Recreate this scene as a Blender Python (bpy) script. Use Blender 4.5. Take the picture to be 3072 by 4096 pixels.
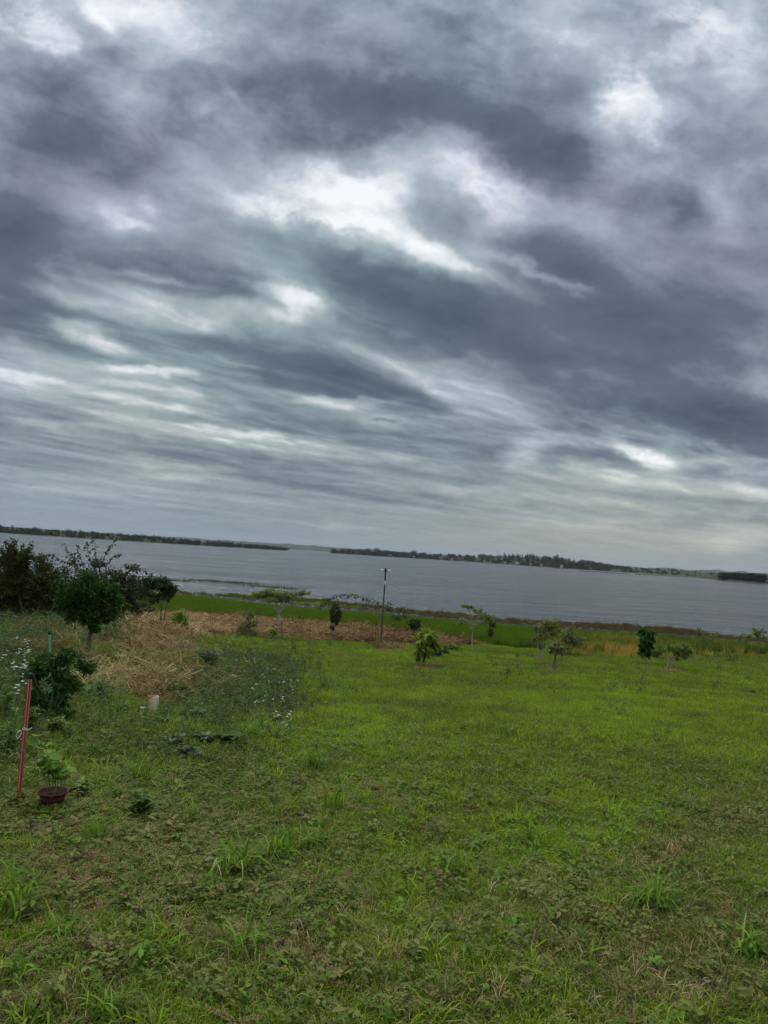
import bpy, math, random
import numpy as np
from mathutils import Vector, Matrix
sc = bpy.context.scene
for o in list(bpy.data.objects): bpy.data.objects.remove(o)
R = math.radians
rng = np.random.default_rng(7)

# ---------------------------------------------------------------- camera
F, CX, CY = 3000.0, 1536.0, 2048.0          # focal length and centre, in pixels of the 3072x4096 photograph
EYE = 1.6; PITCH = R(3.24); ROLL = R(3.69)
cam_d = bpy.data.cameras.new('camera'); cam = bpy.data.objects.new('camera', cam_d)
sc.collection.objects.link(cam); sc.camera = cam
cam_d.sensor_fit = 'VERTICAL'; cam_d.sensor_height = 36.0; cam_d.lens = 36.0*F/4096
cam_d.clip_start = 0.05; cam_d.clip_end = 40000
fw = Vector((0, math.cos(PITCH), math.sin(PITCH)))
rt = Vector((1, 0, 0)); up = rt.cross(fw)
Rr = Matrix.Rotation(-ROLL, 3, fw)          # rolled so that the horizon falls to the right
rt = Rr @ rt; up = Rr @ up
# check the sense of the roll: the horizon must fall to the right (image up vector leans so)
if rt.z < 0: rt = Matrix.Rotation(2*ROLL, 3, fw) @ rt; up = Matrix.Rotation(2*ROLL, 3, fw) @ up
cam.matrix_world = Matrix(((rt.x, up.x, -fw.x, 0), (rt.y, up.y, -fw.y, 0), (rt.z, up.z, -fw.z, EYE), (0, 0, 0, 1)))
FW, RT, UP = (np.array(v) for v in (fw, rt, up))

def pdir(px, py):
    d = FW + RT*((px-CX)/F) - UP*((py-CY)/F)
    return d/np.linalg.norm(d)
def project(P):
    P = np.asarray(P, float).reshape(-1, 3) - np.array((0, 0, EYE))
    w = P @ FW
    w = np.where(w > .01, w, .01)
    return CX + F*(P @ RT)/w, CY - F*(P @ UP)/w

def _hash(ix, iy, seed):
    h = (ix.astype(np.int64)*374761393 + iy.astype(np.int64)*668265263 + seed*1442695041) & 0xFFFFFFFF
    h = ((h ^ (h >> 13))*1274126177) & 0xFFFFFFFF
    return (h ^ (h >> 16)) & 0xFFFFFFFF
_GT = np.stack([np.cos(np.arange(256)/256*2*np.pi), np.sin(np.arange(256)/256*2*np.pi)], -1)
def pnoise(x, y, seed=0):
    """gradient noise, about -1..1"""
    x = np.asarray(x, float); y = np.asarray(y, float)
    fx = np.floor(x); fy = np.floor(y); ix = fx.astype(np.int64); iy = fy.astype(np.int64); u = x-fx; w = y-fy
    su = u*u*u*(u*(u*6-15)+10); sw = w*w*w*(w*(w*6-15)+10)
    def g(i, j):
        q = _GT[_hash(ix+i, iy+j, seed) & 255]
        return q[..., 0]*(u-i) + q[..., 1]*(w-j)
    a = g(0, 0); b = g(1, 0); c = g(0, 1); d = g(1, 1)
    return 1.5*((a+(b-a)*su)*(1-sw) + (c+(d-c)*su)*sw)
def fbm(x, y, seed=0, octv=4, rough=.5):
    t = 0.0; a = 1.0; n = 0.0
    for k in range(octv):
        t = t + a*pnoise(x*2**k + 17.3*k, y*2**k - 9.1*k, seed+k); n += a; a *= rough
    return t/n*1.3

# ---------------------------------------------------------------- render settings
sc.view_settings.view_transform = 'Standard'; sc.view_settings.look = 'None'
sc.view_settings.exposure = 0.38; sc.view_settings.gamma = 1.0
sc.cycles.max_bounces = 6; sc.cycles.diffuse_bounces = 2; sc.cycles.glossy_bounces = 2
sc.cycles.transmission_bounces = 3; sc.cycles.transparent_max_bounces = 6; sc.cycles.volume_bounces = 0
sc.cycles.caustics_reflective = False; sc.cycles.caustics_refractive = False

# ---------------------------------------------------------------- sky
SUN_EL, SUN_AZ = R(58), R(-25)
wd = bpy.data.worlds.new('World'); sc.world = wd; wd.use_nodes = True
nt = wd.node_tree; nt.nodes.clear()
def N(t, **kw):
    n = nt.nodes.new(t)
    for k, v in kw.items(): setattr(n, k, v)
    return n
def L(a, b): nt.links.new(a, b)
def val(inp, v):
    if hasattr(v, 'links') or isinstance(v, bpy.types.NodeSocket): L(v, inp)
    else: inp.default_value = v
def M(op, a, b=None, c=None, clamp=False):
    n = N('ShaderNodeMath', operation=op, use_clamp=clamp)
    val(n.inputs[0], a)
    if b is not None: val(n.inputs[1], b)
    if c is not None: val(n.inputs[2], c)
    return n.outputs[0]
def VM(op, a, b=None, c=None):
    n = N('ShaderNodeVectorMath', operation=op); val(n.inputs[0], a)
    if b is not None: val(n.inputs[1], b)
    if c is not None: val(n.inputs[2], c)
    return n.outputs['Value'] if op in ('DOT_PRODUCT', 'LENGTH') else n.outputs[0]
def XYZ(x, y, z):
    n = N('ShaderNodeCombineXYZ'); val(n.inputs[0], x); val(n.inputs[1], y); val(n.inputs[2], z); return n.outputs[0]
def noise(vec, scale, detail=5, rough=.55, dist=0.0, lac=2.0):
    n = N('ShaderNodeTexNoise'); n.noise_dimensions = '3D'
    L(vec, n.inputs['Vector']); n.inputs['Scale'].default_value = scale; n.inputs['Detail'].default_value = detail
    n.inputs['Roughness'].default_value = rough; n.inputs['Distortion'].default_value = dist; n.inputs['Lacunarity'].default_value = lac
    return n
def srgb(r, g, b):
    f = lambda c: c/12.92 if c <= .04045 else ((c+.055)/1.055)**2.4
    return (f(r/255), f(g/255), f(b/255), 1)
tc = N('ShaderNodeTexCoord'); D = VM('NORMALIZE', tc.outputs['Generated'])
sep = N('ShaderNodeSeparateXYZ'); L(D, sep.inputs[0]); dx, dy, dz = sep.outputs
yy = M('MAXIMUM', dy, .08)
P0 = XYZ(M('DIVIDE', dx, yy), M('DIVIDE', dz, yy), 0.0)               # direction, as a point on the plane one metre north
zz = M('ADD', M('MAXIMUM', dz, 0.0), .075)
C0 = XYZ(M('DIVIDE', dx, zz), M('DIVIDE', dy, zz), 0.0)               # the same direction met with a flat cloud deck
def P_of(px, py):
    d = pdir(px, py); return np.array((d[0]/d[1], d[2]/d[1]))
K = 3072/1659.0
NXs, NZs = 1200, 800
PX0, PX1, PZ0, PZ1 = -.9, .9, -.04, 1.16
RX, RZ = np.meshgrid(np.linspace(PX0, PX1, NXs), np.linspace(PZ0, PZ1, NZs))
_zz = np.maximum(RZ, 0)+.045
CAx = (RX*.68 + .73)/_zz; CBx = (-RX*.73 + .68)/_zz                 # along and across the lines of cloud, on the deck
_w1 = fbm(CAx*.6, CBx*.9, 11, 5, .55); _w2 = fbm(CAx*.6+40, CBx*.9-7, 23, 5, .55)
_wf1 = fbm(RX*9, RZ*13, 31, 5, .6); _wf2 = fbm(RX*9+5, RZ*13+9, 37, 5, .6)
_am = .018+.058*np.clip(RZ, 0, 1)
GX = RX + _am*(.8*_w1 + .6*_wf1); GZ = RZ + _am*(.42*_w2 + .42*_wf2)
def gsum(blobs, start):
    """sum of soft patches of cloud; centre and radii in photo pixels (1659 wide), rotation in degrees falling to the right"""
    acc = np.full(GX.shape, float(start))
    for b in blobs:
        px, py, rx, ry = (q*K for q in b[:4]); a = R(b[4])
        c = P_of(px, py); e = P_of(px+60*math.cos(a), py+60*math.sin(a)) - c
        s = np.linalg.norm(e)/60; t = math.atan2(e[1], e[0])
        u = ((GX-c[0])*math.cos(t) + (GZ-c[1])*math.sin(t))/(rx*s); w = (-(GX-c[0])*math.sin(t) + (GZ-c[1])*math.cos(t))/(ry*s)
        r2 = u*u+w*w
        if len(b) > 6: r2 = r2**1.6                                    # flat middle, quicker edge
        acc += b[5]*np.exp(-r2)
    return acc
CLOUDS = [
 # dark
 (170,230,270,110,8,-.07),(110,260,170,100,15,-.07),(300,170,90,50,10,-.04),(380,150,60,50,0,-.08),(120,330,200,90,20,-.08),(400,290,150,70,10,-.07),(60,300,90,60,0,-.05),
 (570,200,230,75,5,-.15,1),(860,170,200,130,-12,-.15,1),(960,80,100,120,0,-.06),(800,260,190,60,-12,-.08),(640,300,120,30,0,-.06),
 (1130,310,150,75,32,-.17,1),(1270,390,190,60,18,-.15,1),(1450,470,120,60,10,-.16,1),(1210,170,50,40,0,-.08),
 (1230,555,170,50,12,-.14,1),(1260,600,110,36,10,-.08),(20,490,110,130,30,-.20,1),(40,620,120,60,0,-.10),
 (250,560,330,48,10,-.15,1),(480,590,160,32,10,-.08),(850,610,200,70,22,-.13,1),(950,700,260,80,20,-.12,1),(1180,650,200,60,10,-.08),
 (1200,690,330,110,10,-.11,1),(1420,700,240,150,0,-.11,1),(1400,860,330,58,8,-.14,1),(1590,930,200,62,12,-.20,1),(1250,905,180,35,12,-.12),
 (640,790,260,36,20,-.15),(780,840,230,46,15,-.12),(420,760,120,26,15,-.09),(60,700,150,44,0,-.12),(1640,230,60,60,0,-.12),(1640,560,90,60,0,-.08),
 (840,950,200,20,10,-.07),(760,1060,260,30,6,-.09),(500,850,200,22,15,-.06),(1640,760,120,90,0,-.08),(1000,1010,190,22,8,-.06),(130,880,200,16,10,-.05),
 (960,1090,200,18,6,-.04),(830,905,26,4,3,-.24),(300,980,250,14,8,-.05),(600,1010,200,14,6,-.06),
 # bright
 (525,440,80,40,10,.24,1),(550,440,40,24,10,.10),(690,430,150,56,12,.16,1),(800,425,120,40,30,.16),(720,385,170,38,12,.14,1),(760,500,200,50,18,.16,1),(900,530,190,34,27,.15,1),(1020,570,120,18,22,.12),
 (1010,390,110,60,40,.14,1),(1080,440,80,50,30,.14,1),(1345,200,60,70,20,.20,1),(1400,270,120,44,20,.14,1),(1215,125,46,46,0,.14),(900,280,70,30,10,.08),(850,350,80,30,30,.08),
 (1480,35,90,42,20,.15,1),(1500,120,200,90,10,.08),(190,30,60,22,45,.16),(30,60,90,60,40,.20),(250,10,100,30,10,.16),(110,100,110,34,45,.14),
 (250,185,40,90,40,.10),(280,200,50,26,0,.08),(390,90,120,120,0,.10),(245,473,52,20,12,.20),(292,432,24,16,30,.15),
 (640,635,80,30,22,.22,1),(560,610,140,16,14,.16),(330,595,110,11,8,.18),(400,675,210,36,12,.16,1),(620,680,90,26,4,.12),(480,700,60,24,12,.10),(200,735,90,24,20,.22,1),(120,710,50,12,10,.10),(100,640,110,20,20,.08),
 (330,803,110,10,9,.24,1),(280,815,260,40,11,.07),(380,850,180,10,11,.14),(120,840,200,40,8,.06),(230,905,220,12,10,.08),(380,885,90,8,10,.12),(80,780,120,14,8,.08),
 (730,868,80,13,4,.22,1),(850,870,80,12,2,.10),(840,905,60,17,2,.14),(830,780,110,12,24,.15),(940,845,80,12,24,.14),(1180,590,90,14,28,.20),(1260,625,50,14,20,.14),(960,870,100,20,24,.06),
 (1370,975,80,20,20,.26,1),(1410,1000,70,18,20,.18,1),(1140,965,52,36,10,.18),(1300,960,130,14,8,.12),(1500,1000,170,16,8,.14),(1640,1060,80,20,8,.22,1),(1400,1045,220,18,3,.10),(1200,1010,200,14,6,.06),
 (1600,1165,130,24,0,.14,1),(180,655,120,16,14,.12),(90,600,60,12,20,.10),(260,690,140,24,12,.08),(540,665,120,20,8,.12),(60,815,160,12,8,.12),(200,860,200,10,10,.10),(100,915,160,10,8,.09),(330,935,160,8,10,.08),(620,1020,120,7,5,.08),(240,1075,200,8,5,.06),(1540,65,70,60,20,.08),(1620,120,60,90,0,.05),(1290,250,60,50,10,.08),(1330,310,60,24,20,.08),(1100,390,60,34,30,.08),(1180,350,40,20,20,-.05),(930,330,60,24,10,.06),(830,320,50,34,10,.05),
 (1250,1080,260,12,4,.07),(1300,1130,300,16,4,.06),(1590,440,50,60,20,.12),(1610,540,60,20,0,.08),(1060,540,90,14,18,.08),(1430,580,100,20,0,.06),
 (500,930,80,9,6,.18,1),(340,1000,110,12,8,.15,1),(250,935,110,8,10,.10),(620,950,90,8,8,.12),(420,1030,120,7,6,.10),(530,965,70,7,6,.12),(700,985,90,6,6,.10),(860,985,60,8,4,.12),
 (700,1135,90,5,6,.10),(1060,880,120,16,12,.05),(1280,815,90,20,6,.12),(1470,785,60,24,0,.06),(470,210,60,12,50,.08),(420,235,50,25,30,.10),(1040,1050,120,8,4,.06),
]
TP = gsum([(180,350,330,260,10,.75),(560,130,300,100,0,.20),(1250,400,260,120,20,.5),(1480,300,300,200,0,.4),(1550,620,250,220,0,.5),(1000,320,100,60,0,.4),
           (750,560,300,120,20,-.5),(450,760,500,160,12,-.45),(600,1000,500,140,5,-.4),(1000,60,250,90,0,-.2),(100,820,250,60,0,.25)], .30)
WF = gsum([(1500,1130,600,110,4,.75),(1200,1180,500,45,4,.5),(300,950,400,90,8,.3)], 0.0)
DENS = gsum(CLOUDS, .515) + .10*np.clip(RZ-.2, 0, 1.0)
_hi = np.clip((RZ-.20)/.35, 0, 1)                                    # higher up the clouds are heaped, lower down drawn out into lines
_fz = np.clip(RZ/.16, .12, 1)
_iso1 = fbm(RX*3.4+.45*_w1, RZ*5.2+.45*_w2, 83, 8, .60); _iso2 = fbm(RX*9+.5*_wf1, RZ*13+.5*_wf2, 89, 6, .64)
_lin = fbm(CAx*.8+.5*_w1, CBx*2.3+.7*_w2, 47, 7, .58)
DENS += (.07*fbm(CAx*.55, CBx*1.3, 41, 3, .5) + .11*_lin+.035*np.tanh(5*_lin))*(1-.8*_hi)*_fz
DENS += .060*fbm(CAx*2.6+_w2, CBx*4+_w1, 53, 6, .62)*(1-.5*_hi)*_fz
DENS += _hi*(.105*_iso1+.045*np.tanh(5.5*_iso1)+.085*_iso2) + np.clip(DENS-.60, 0, .4)*(1.1*_iso2+.8*fbm(RX*6+.6*_w1, RZ*15+.6*_w2, 97, 5, .55))
DENS += .16*np.clip(_lin-.22, 0, 1)*(1-_hi)*_fz - .03*np.clip(-_lin-.2, 0, 1)*(1-_hi)
_low = np.clip(1-RZ/.24, 0, 1)*np.clip(RZ*16, 0, 1)
DENS += _low*.11*fbm(RX*2.0+.3*_w1, RZ*21, 61, 4, .5)
TP = TP + .45*fbm(RX*4+.4*_w1, RZ*6, 67, 5, .55)
DENS = .54+(DENS-.54)*1.14+.02
DENS = np.where(DENS > .86, .86+(DENS-.86)*.6, DENS); DENS = np.where(DENS < .36, .36+(DENS-.36)*.5, DENS)
field = bpy.data.images.new('cloud_density', NXs, NZs, float_buffer=True, is_data=True)
field.pixels.foreach_set(np.stack([DENS, TP*.5+.5, WF, np.ones_like(WF)], -1).astype(np.float32).ravel())
fi = N('ShaderNodeTexImage', image=field, extension='EXTEND', interpolation='Cubic')
L(VM('MULTIPLY_ADD', P0, (1/(PX1-PX0), 1/(PZ1-PZ0), 0), (-PX0/(PX1-PX0), -PZ0/(PZ1-PZ0), 0)), fi.inputs[0])
fs = N('ShaderNodeSeparateColor'); L(fi.outputs[0], fs.inputs[0])
v = M('MULTIPLY_ADD', M('SUBTRACT', noise(C0, 7.0, 5, .62, .5).outputs[0], .5), .10, fs.outputs[0])
# brightness added to the unseen sky overhead and behind, to light the ground
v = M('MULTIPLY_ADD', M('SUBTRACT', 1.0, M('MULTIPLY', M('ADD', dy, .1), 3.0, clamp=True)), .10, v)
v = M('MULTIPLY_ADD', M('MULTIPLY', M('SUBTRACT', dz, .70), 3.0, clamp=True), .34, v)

def ramp(fac, stops):
    n = N('ShaderNodeValToRGB'); L(fac, n.inputs[0]); cr = n.color_ramp
    while len(cr.elements) < len(stops): cr.elements.new(.5)
    for e, (p, c) in zip(cr.elements, stops): e.position = p; e.color = srgb(*c)
    return n.outputs[0]
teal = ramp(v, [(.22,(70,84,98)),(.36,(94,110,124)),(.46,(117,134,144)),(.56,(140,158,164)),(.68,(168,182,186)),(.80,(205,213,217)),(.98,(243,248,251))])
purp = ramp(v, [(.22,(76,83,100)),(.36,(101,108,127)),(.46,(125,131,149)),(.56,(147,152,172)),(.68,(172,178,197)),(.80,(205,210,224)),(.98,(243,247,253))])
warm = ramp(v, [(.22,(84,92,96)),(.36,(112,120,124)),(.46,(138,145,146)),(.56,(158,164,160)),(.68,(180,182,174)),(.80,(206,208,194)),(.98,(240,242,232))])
tp = M('MULTIPLY_ADD', fs.outputs[1], 2.0, -1.0)
mx = N('ShaderNodeMix', data_type='RGBA'); L(M('ADD', tp, 0.0, clamp=True), mx.inputs['Factor']); L(teal, mx.inputs['A']); L(purp, mx.inputs['B'])
wf = fs.outputs[2]
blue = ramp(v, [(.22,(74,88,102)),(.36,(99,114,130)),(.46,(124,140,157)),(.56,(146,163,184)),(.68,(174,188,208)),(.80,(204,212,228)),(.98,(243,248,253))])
mb = N('ShaderNodeMix', data_type='RGBA'); L(M('MULTIPLY', M('MULTIPLY', M('SUBTRACT', dz, .30), 2.0, clamp=True), M('SUBTRACT', 1.0, M('MULTIPLY', tp, .95, clamp=True))), mb.inputs['Factor']); L(mx.outputs['Result'], mb.inputs['A']); L(blue, mb.inputs['B'])
mw = N('ShaderNodeMix', data_type='RGBA'); L(M('ADD', wf, 0.0, clamp=True), mw.inputs['Factor']); L(mb.outputs['Result'], mw.inputs['A']); L(warm, mw.inputs['B'])
ns = N('ShaderNodeTexSky', sky_type='NISHITA'); ns.sun_disc = False; ns.sun_elevation = SUN_EL; ns.sun_rotation = SUN_AZ
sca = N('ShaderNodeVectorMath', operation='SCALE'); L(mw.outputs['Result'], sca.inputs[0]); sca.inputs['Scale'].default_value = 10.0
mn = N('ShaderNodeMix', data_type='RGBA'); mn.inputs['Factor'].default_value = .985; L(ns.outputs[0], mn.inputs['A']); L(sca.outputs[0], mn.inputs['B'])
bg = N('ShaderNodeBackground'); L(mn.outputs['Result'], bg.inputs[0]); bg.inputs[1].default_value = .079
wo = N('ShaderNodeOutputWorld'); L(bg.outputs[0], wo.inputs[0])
wd.cycles.sampling_method = 'MANUAL'; wd.cycles.sample_map_resolution = 512

sl = bpy.data.lights.new('sun', 'SUN'); sl.energy = 1.5; sl.angle = R(10); sl.color = (1, .97, .92)
so = bpy.data.objects.new('sun', sl); sc.collection.objects.link(so)
so.rotation_euler = Vector((math.sin(SUN_AZ)*math.cos(SUN_EL), math.cos(SUN_AZ)*math.cos(SUN_EL), math.sin(SUN_EL))).to_track_quat('Z', 'Y').to_euler()

# ================================================================ materials
def new_mat(name):
    m = bpy.data.materials.new(name); m.use_nodes = True; t = m.node_tree; t.nodes.clear(); return m, t
class NT:
    """small helper for material node trees"""
    def __init__(s, name): s.m, s.t = new_mat(name)
    def n(s, ty, **kw):
        q = s.t.nodes.new(ty)
        for k, v in kw.items(): setattr(q, k, v)
        return q
    def set(s, inp, v):
        if isinstance(v, bpy.types.NodeSocket): s.t.links.new(v, inp)
        else: inp.default_value = v
    def math(s, op, a, b=None, c=None, clamp=False):
        q = s.n('ShaderNodeMath', operation=op, use_clamp=clamp); s.set(q.inputs[0], a)
        if b is not None: s.set(q.inputs[1], b)
        if c is not None: s.set(q.inputs[2], c)
        return q.outputs[0]
    def noise(s, scale, detail=4, rough=.55, vec=None, sc=None, color=False):
        q = s.n('ShaderNodeTexNoise'); q.inputs['Scale'].default_value = scale; q.inputs['Detail'].default_value = detail; q.inputs['Roughness'].default_value = rough
        if vec is None: vec = s.n('ShaderNodeTexCoord').outputs['Object']
        if sc is not None:
            m = s.n('ShaderNodeMapping'); s.t.links.new(vec, m.inputs[0]); m.inputs['Scale'].default_value = sc; vec = m.outputs[0]
        s.t.links.new(vec, q.inputs['Vector']); return q.outputs['Color' if color else 'Fac']
    def ramp(s, fac, stops):
        q = s.n('ShaderNodeValToRGB'); s.set(q.inputs[0], fac); cr = q.color_ramp
        while len(cr.elements) < len(stops): cr.elements.new(.5)
        for e, (p, c) in zip(cr.elements, stops): e.position = p; e.color = (*c, 1)
        return q.outputs[0]
    def mix(s, f, a, b):
        q = s.n('ShaderNodeMix', data_type='RGBA'); s.set(q.inputs['Factor'], f)
        s.set(q.inputs['A'], (*a, 1) if isinstance(a, tuple) else a); s.set(q.inputs['B'], (*b, 1) if isinstance(b, tuple) else b)
        return q.outputs['Result']
    def attr(s, name, kind='GEOMETRY', out='Fac'):
        q = s.n('ShaderNodeAttribute', attribute_name=name, attribute_type=kind); return q.outputs[out]
    def bump(s, h, strength=.3, dist=.02):
        q = s.n('ShaderNodeBump'); s.t.links.new(h, q.inputs['Height']); q.inputs['Strength'].default_value = strength; q.inputs['Distance'].default_value = dist
        return q.outputs[0]
    def out(s, sh, vol=None):
        o = s.n('ShaderNodeOutputMaterial')
        if sh is not None: s.t.links.new(sh, o.inputs[0])
        if vol is not None: s.t.links.new(vol, o.inputs[1])
        return s.m
    def pbr(s, col, rough=.7, spec=.3, metal=0, normal=None):
        p = s.n('ShaderNodeBsdfPrincipled'); s.set(p.inputs['Base Color'], (*col, 1) if isinstance(col, tuple) else col)
        s.set(p.inputs['Roughness'], rough); s.set(p.inputs['Specular IOR Level'], spec); s.set(p.inputs['Metallic'], metal)
        if normal is not None: s.t.links.new(normal, p.inputs['Normal'])
        return p.outputs[0]
    def leafy(s, col, trans=.35, rough=.5, spec=.25):
        rough = max(rough, .6); spec = min(spec, .12)
        p = s.pbr(col, rough, spec); tr = s.n('ShaderNodeBsdfTranslucent'); s.set(tr.inputs[0], col)
        q = s.n('ShaderNodeMixShader'); q.inputs[0].default_value = trans; s.t.links.new(p, q.inputs[1]); s.t.links.new(tr.outputs[0], q.inputs[2])
        return q.outputs[0]

def simple(name, col, rough=.6, spec=.3, metal=0, var=.25, scale=20, bump=.15):
    t = NT(name); nz = t.noise(scale, 4, .6)
    c = t.mix(nz, tuple(x*(1-var) for x in col), tuple(min(1, x*(1+var)) for x in col))
    return t.out(t.pbr(c, rough, spec, metal, t.bump(nz, bump, .005)))
def leaf_mat(name, stops, trans=.35, rough=.5, spec=.25, kind='GEOMETRY'):
    """leaf colour runs over the ramp with the leaf's own random number (attribute rnd)"""
    t = NT(name)
    r = t.attr('rnd', kind)
    return t.out(t.leafy(t.ramp(r, stops), trans, rough, spec))

# ================================================================ mesh helpers
COL = sc.collection
class Acc:
    def __init__(s): s.v = []; s.q = []; s.t = []; s.r = []; s.n = 0
    def add(s, v, quads=None, tris=None, rnd=0.0):
        v = np.asarray(v, float).reshape(-1, 3); s.v.append(v)
        s.r.append(np.broadcast_to(np.asarray(rnd, float), (len(v),)))
        if quads is not None and len(quads): s.q.append(np.asarray(quads, np.int64).reshape(-1, 4)+s.n)
        if tris is not None and len(tris): s.t.append(np.asarray(tris, np.int64).reshape(-1, 3)+s.n)
        s.n += len(v); return s
    def tube(s, pts, rad, sides=6, cap=True, rnd=0.0):
        pts = np.asarray(pts, float); rad = np.broadcast_to(np.asarray(rad, float), (len(pts),))
        tg = np.gradient(pts, axis=0); tg /= np.linalg.norm(tg, axis=1)[:, None]+1e-12
        ref = np.array((.13, .21, 1.)) if abs(tg[0][2]) < .9 else np.array((1., .1, 0))
        a = np.cross(tg, ref); a /= np.linalg.norm(a, axis=1)[:, None]+1e-12; b = np.cross(tg, a)
        th = np.arange(sides)/sides*2*np.pi
        v = pts[:, None]+rad[:, None, None]*(a[:, None]*np.cos(th)[None, :, None]+b[:, None]*np.sin(th)[None, :, None])
        n = len(pts); i = np.arange(n-1)[:, None]*sides; j = np.arange(sides)[None]; k = (j+1) % sides
        q = np.stack([i+j, i+k, i+k+sides, i+j+sides], -1).reshape(-1, 4)
        v = v.reshape(-1, 3); t = []
        if cap:
            v = np.vstack([v, pts[:1], pts[-1:]]); c0 = n*sides; jj = np.arange(sides); kk = (jj+1) % sides
            t = np.vstack([np.stack([kk, jj, np.full(sides, c0)], -1), np.stack([jj+(n-1)*sides, kk+(n-1)*sides, np.full(sides, c0+1)], -1)])
        return s.add(v, q, t, rnd)
    def lathe(s, prof, centre=(0, 0, 0), sides=24, rnd=0.0):
        """prof: list of (radius, z)"""
        th = np.arange(sides)/sides*2*np.pi; v = np.array([(r*math.cos(a), r*math.sin(a), z) for r, z in prof for a in th])+np.array(centre)
        n = len(prof); i = np.arange(n-1)[:, None]*sides; j = np.arange(sides)[None]; k = (j+1) % sides
        return s.add(v, np.stack([i+j, i+k, i+k+sides, i+j+sides], -1).reshape(-1, 4), None, rnd)
    def box(s, c, d, rot=0.0, rnd=0.0):
        x, y, z = (q/2 for q in d); v = np.array([(a*x, b*y, e*z) for a in (-1, 1) for b in (-1, 1) for e in (-1, 1)])
        cr, sr = math.cos(rot), math.sin(rot); v = np.stack([v[:, 0]*cr-v[:, 1]*sr, v[:, 0]*sr+v[:, 1]*cr, v[:, 2]], -1)+np.array(c)
        return s.add(v, [(0, 1, 3, 2), (4, 6, 7, 5), (0, 4, 5, 1), (2, 3, 7, 6), (0, 2, 6, 4), (1, 5, 7, 3)], None, rnd)
    def mesh(s, name, mat=None, smooth=False, attrs=None):
        me = bpy.data.meshes.new(name); v = np.vstack(s.v) if s.v else np.zeros((0, 3))
        q = np.vstack(s.q) if s.q else np.zeros((0, 4), np.int64); t = np.vstack(s.t) if s.t else np.zeros((0, 3), np.int64)
        me.vertices.add(len(v)); me.vertices.foreach_set('co', v.astype(np.float32).ravel())
        me.loops.add(q.size+t.size); me.loops.foreach_set('vertex_index', np.concatenate([q.ravel(), t.ravel()]).astype(np.int32))
        me.polygons.add(len(q)+len(t))
        me.polygons.foreach_set('loop_start', np.concatenate([np.arange(len(q))*4, len(q)*4+np.arange(len(t))*3]).astype(np.int32))
        me.update(calc_edges=True)
        if smooth: me.polygons.foreach_set('use_smooth', np.ones(len(me.polygons), bool))
        at = me.attributes.new('rnd', 'FLOAT', 'POINT')
        at.data.foreach_set('value', (np.concatenate(s.r) if s.r else np.zeros(0)).astype(np.float32))
        for k, a in (attrs or {}).items():
            at = me.attributes.new(k, 'FLOAT', 'POINT'); at.data.foreach_set('value', np.asarray(a, np.float32).ravel())
        if mat: me.materials.append(mat)
        return me
    def obj(s, name, mat=None, parent=None, smooth=False, attrs=None, origin=None):
        if parent is not None: off = np.array(parent_world(parent))
        else: off = np.array(origin if origin is not None else (0, 0, 0))
        if s.v: s.v = [a-off for a in s.v]
        o = bpy.data.objects.new(name, s.mesh(name, mat, smooth, attrs)); COL.objects.link(o)
        if parent is not None: o.parent = parent
        else: o.location = off
        return o
def parent_world(p):
    v = Vector((0, 0, 0))
    while p is not None: v += Vector(p.location); p = p.parent
    return v
def tag(o, label=None, cat=None, group=None, kind=None):
    for k, v in (('label', label), ('category', cat), ('group', group), ('kind', kind)):
        if v: o[k] = v
    return o
def thing(name, label, cat, loc, group=None):
    o = bpy.data.objects.new(name, None); COL.objects.link(o); o.location = loc; o.empty_display_size = .1
    return tag(o, label, cat, group)

# ================================================================ terrain
WATER = -3.15
_zy = np.array([-60, -5, 4, 7, 12, 20, 33, 40, 47, 56, 60, 90, 140, 400, 14000.]); _zz = np.array([.9, .12, 0, -.2, -.64, -1.36, -2.50, -2.86, -3.02, -3.06, -3.07, -3.1, -4.5, -6, -9.])
_ty = np.linspace(-60, 200, 2601); _tz = np.interp(_ty, _zy, _zz); _k = np.hanning(31); _k /= _k.sum()
_tz = np.convolve(np.pad(_tz, 15, mode='edge'), _k, 'valid')
def water_pt(px, py):
    d = pdir(px, py); t = (WATER-EYE)/d[2]; return np.array((d[0]*t, d[1]*t))
def line(pts):
    a = np.array([water_pt(*p) for p in pts]); a = a[np.argsort(a[:, 0])]; return a
SHORE = line([(0,2318),(300,2330),(620,2352),(760,2372),(1000,2390),(1290,2405),(1500,2432),(1742,2455),(2100,2488),(2300,2500),(2549,2512),(2750,2530),(2905,2548),(3072,2562)])
CHAN = line([(700,2372),(820,2380),(1000,2402),(1200,2423),(1420,2438),(1750,2468),(2100,2498),(2330,2512),(2550,2522),(2760,2545),(2950,2560),(3072,2572)])
def lake_z(x, y):
    ys = np.interp(x, SHORE[:, 0], SHORE[:, 1]) + .9*pnoise(x*.35, x*0+3.1, 5) + .5*pnoise(x*1.3, x*0, 6)
    yc = np.interp(x, CHAN[:, 0], CHAN[:, 1]) + .6*pnoise(x*.22, x*0+9, 8)
    wch = 1.1+1.0*pnoise(x*.17, x*0+4, 9)+.3*pnoise(x*.9, y*.3, 10)
    ch = np.exp(-((y-yc)/np.maximum(wch*1.7, .12))**4)*.34*np.clip(wch*2.2, 0, 1)
    return -ch, np.clip((y-ys)*.06, 0, 3.5), ys, yc
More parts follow.
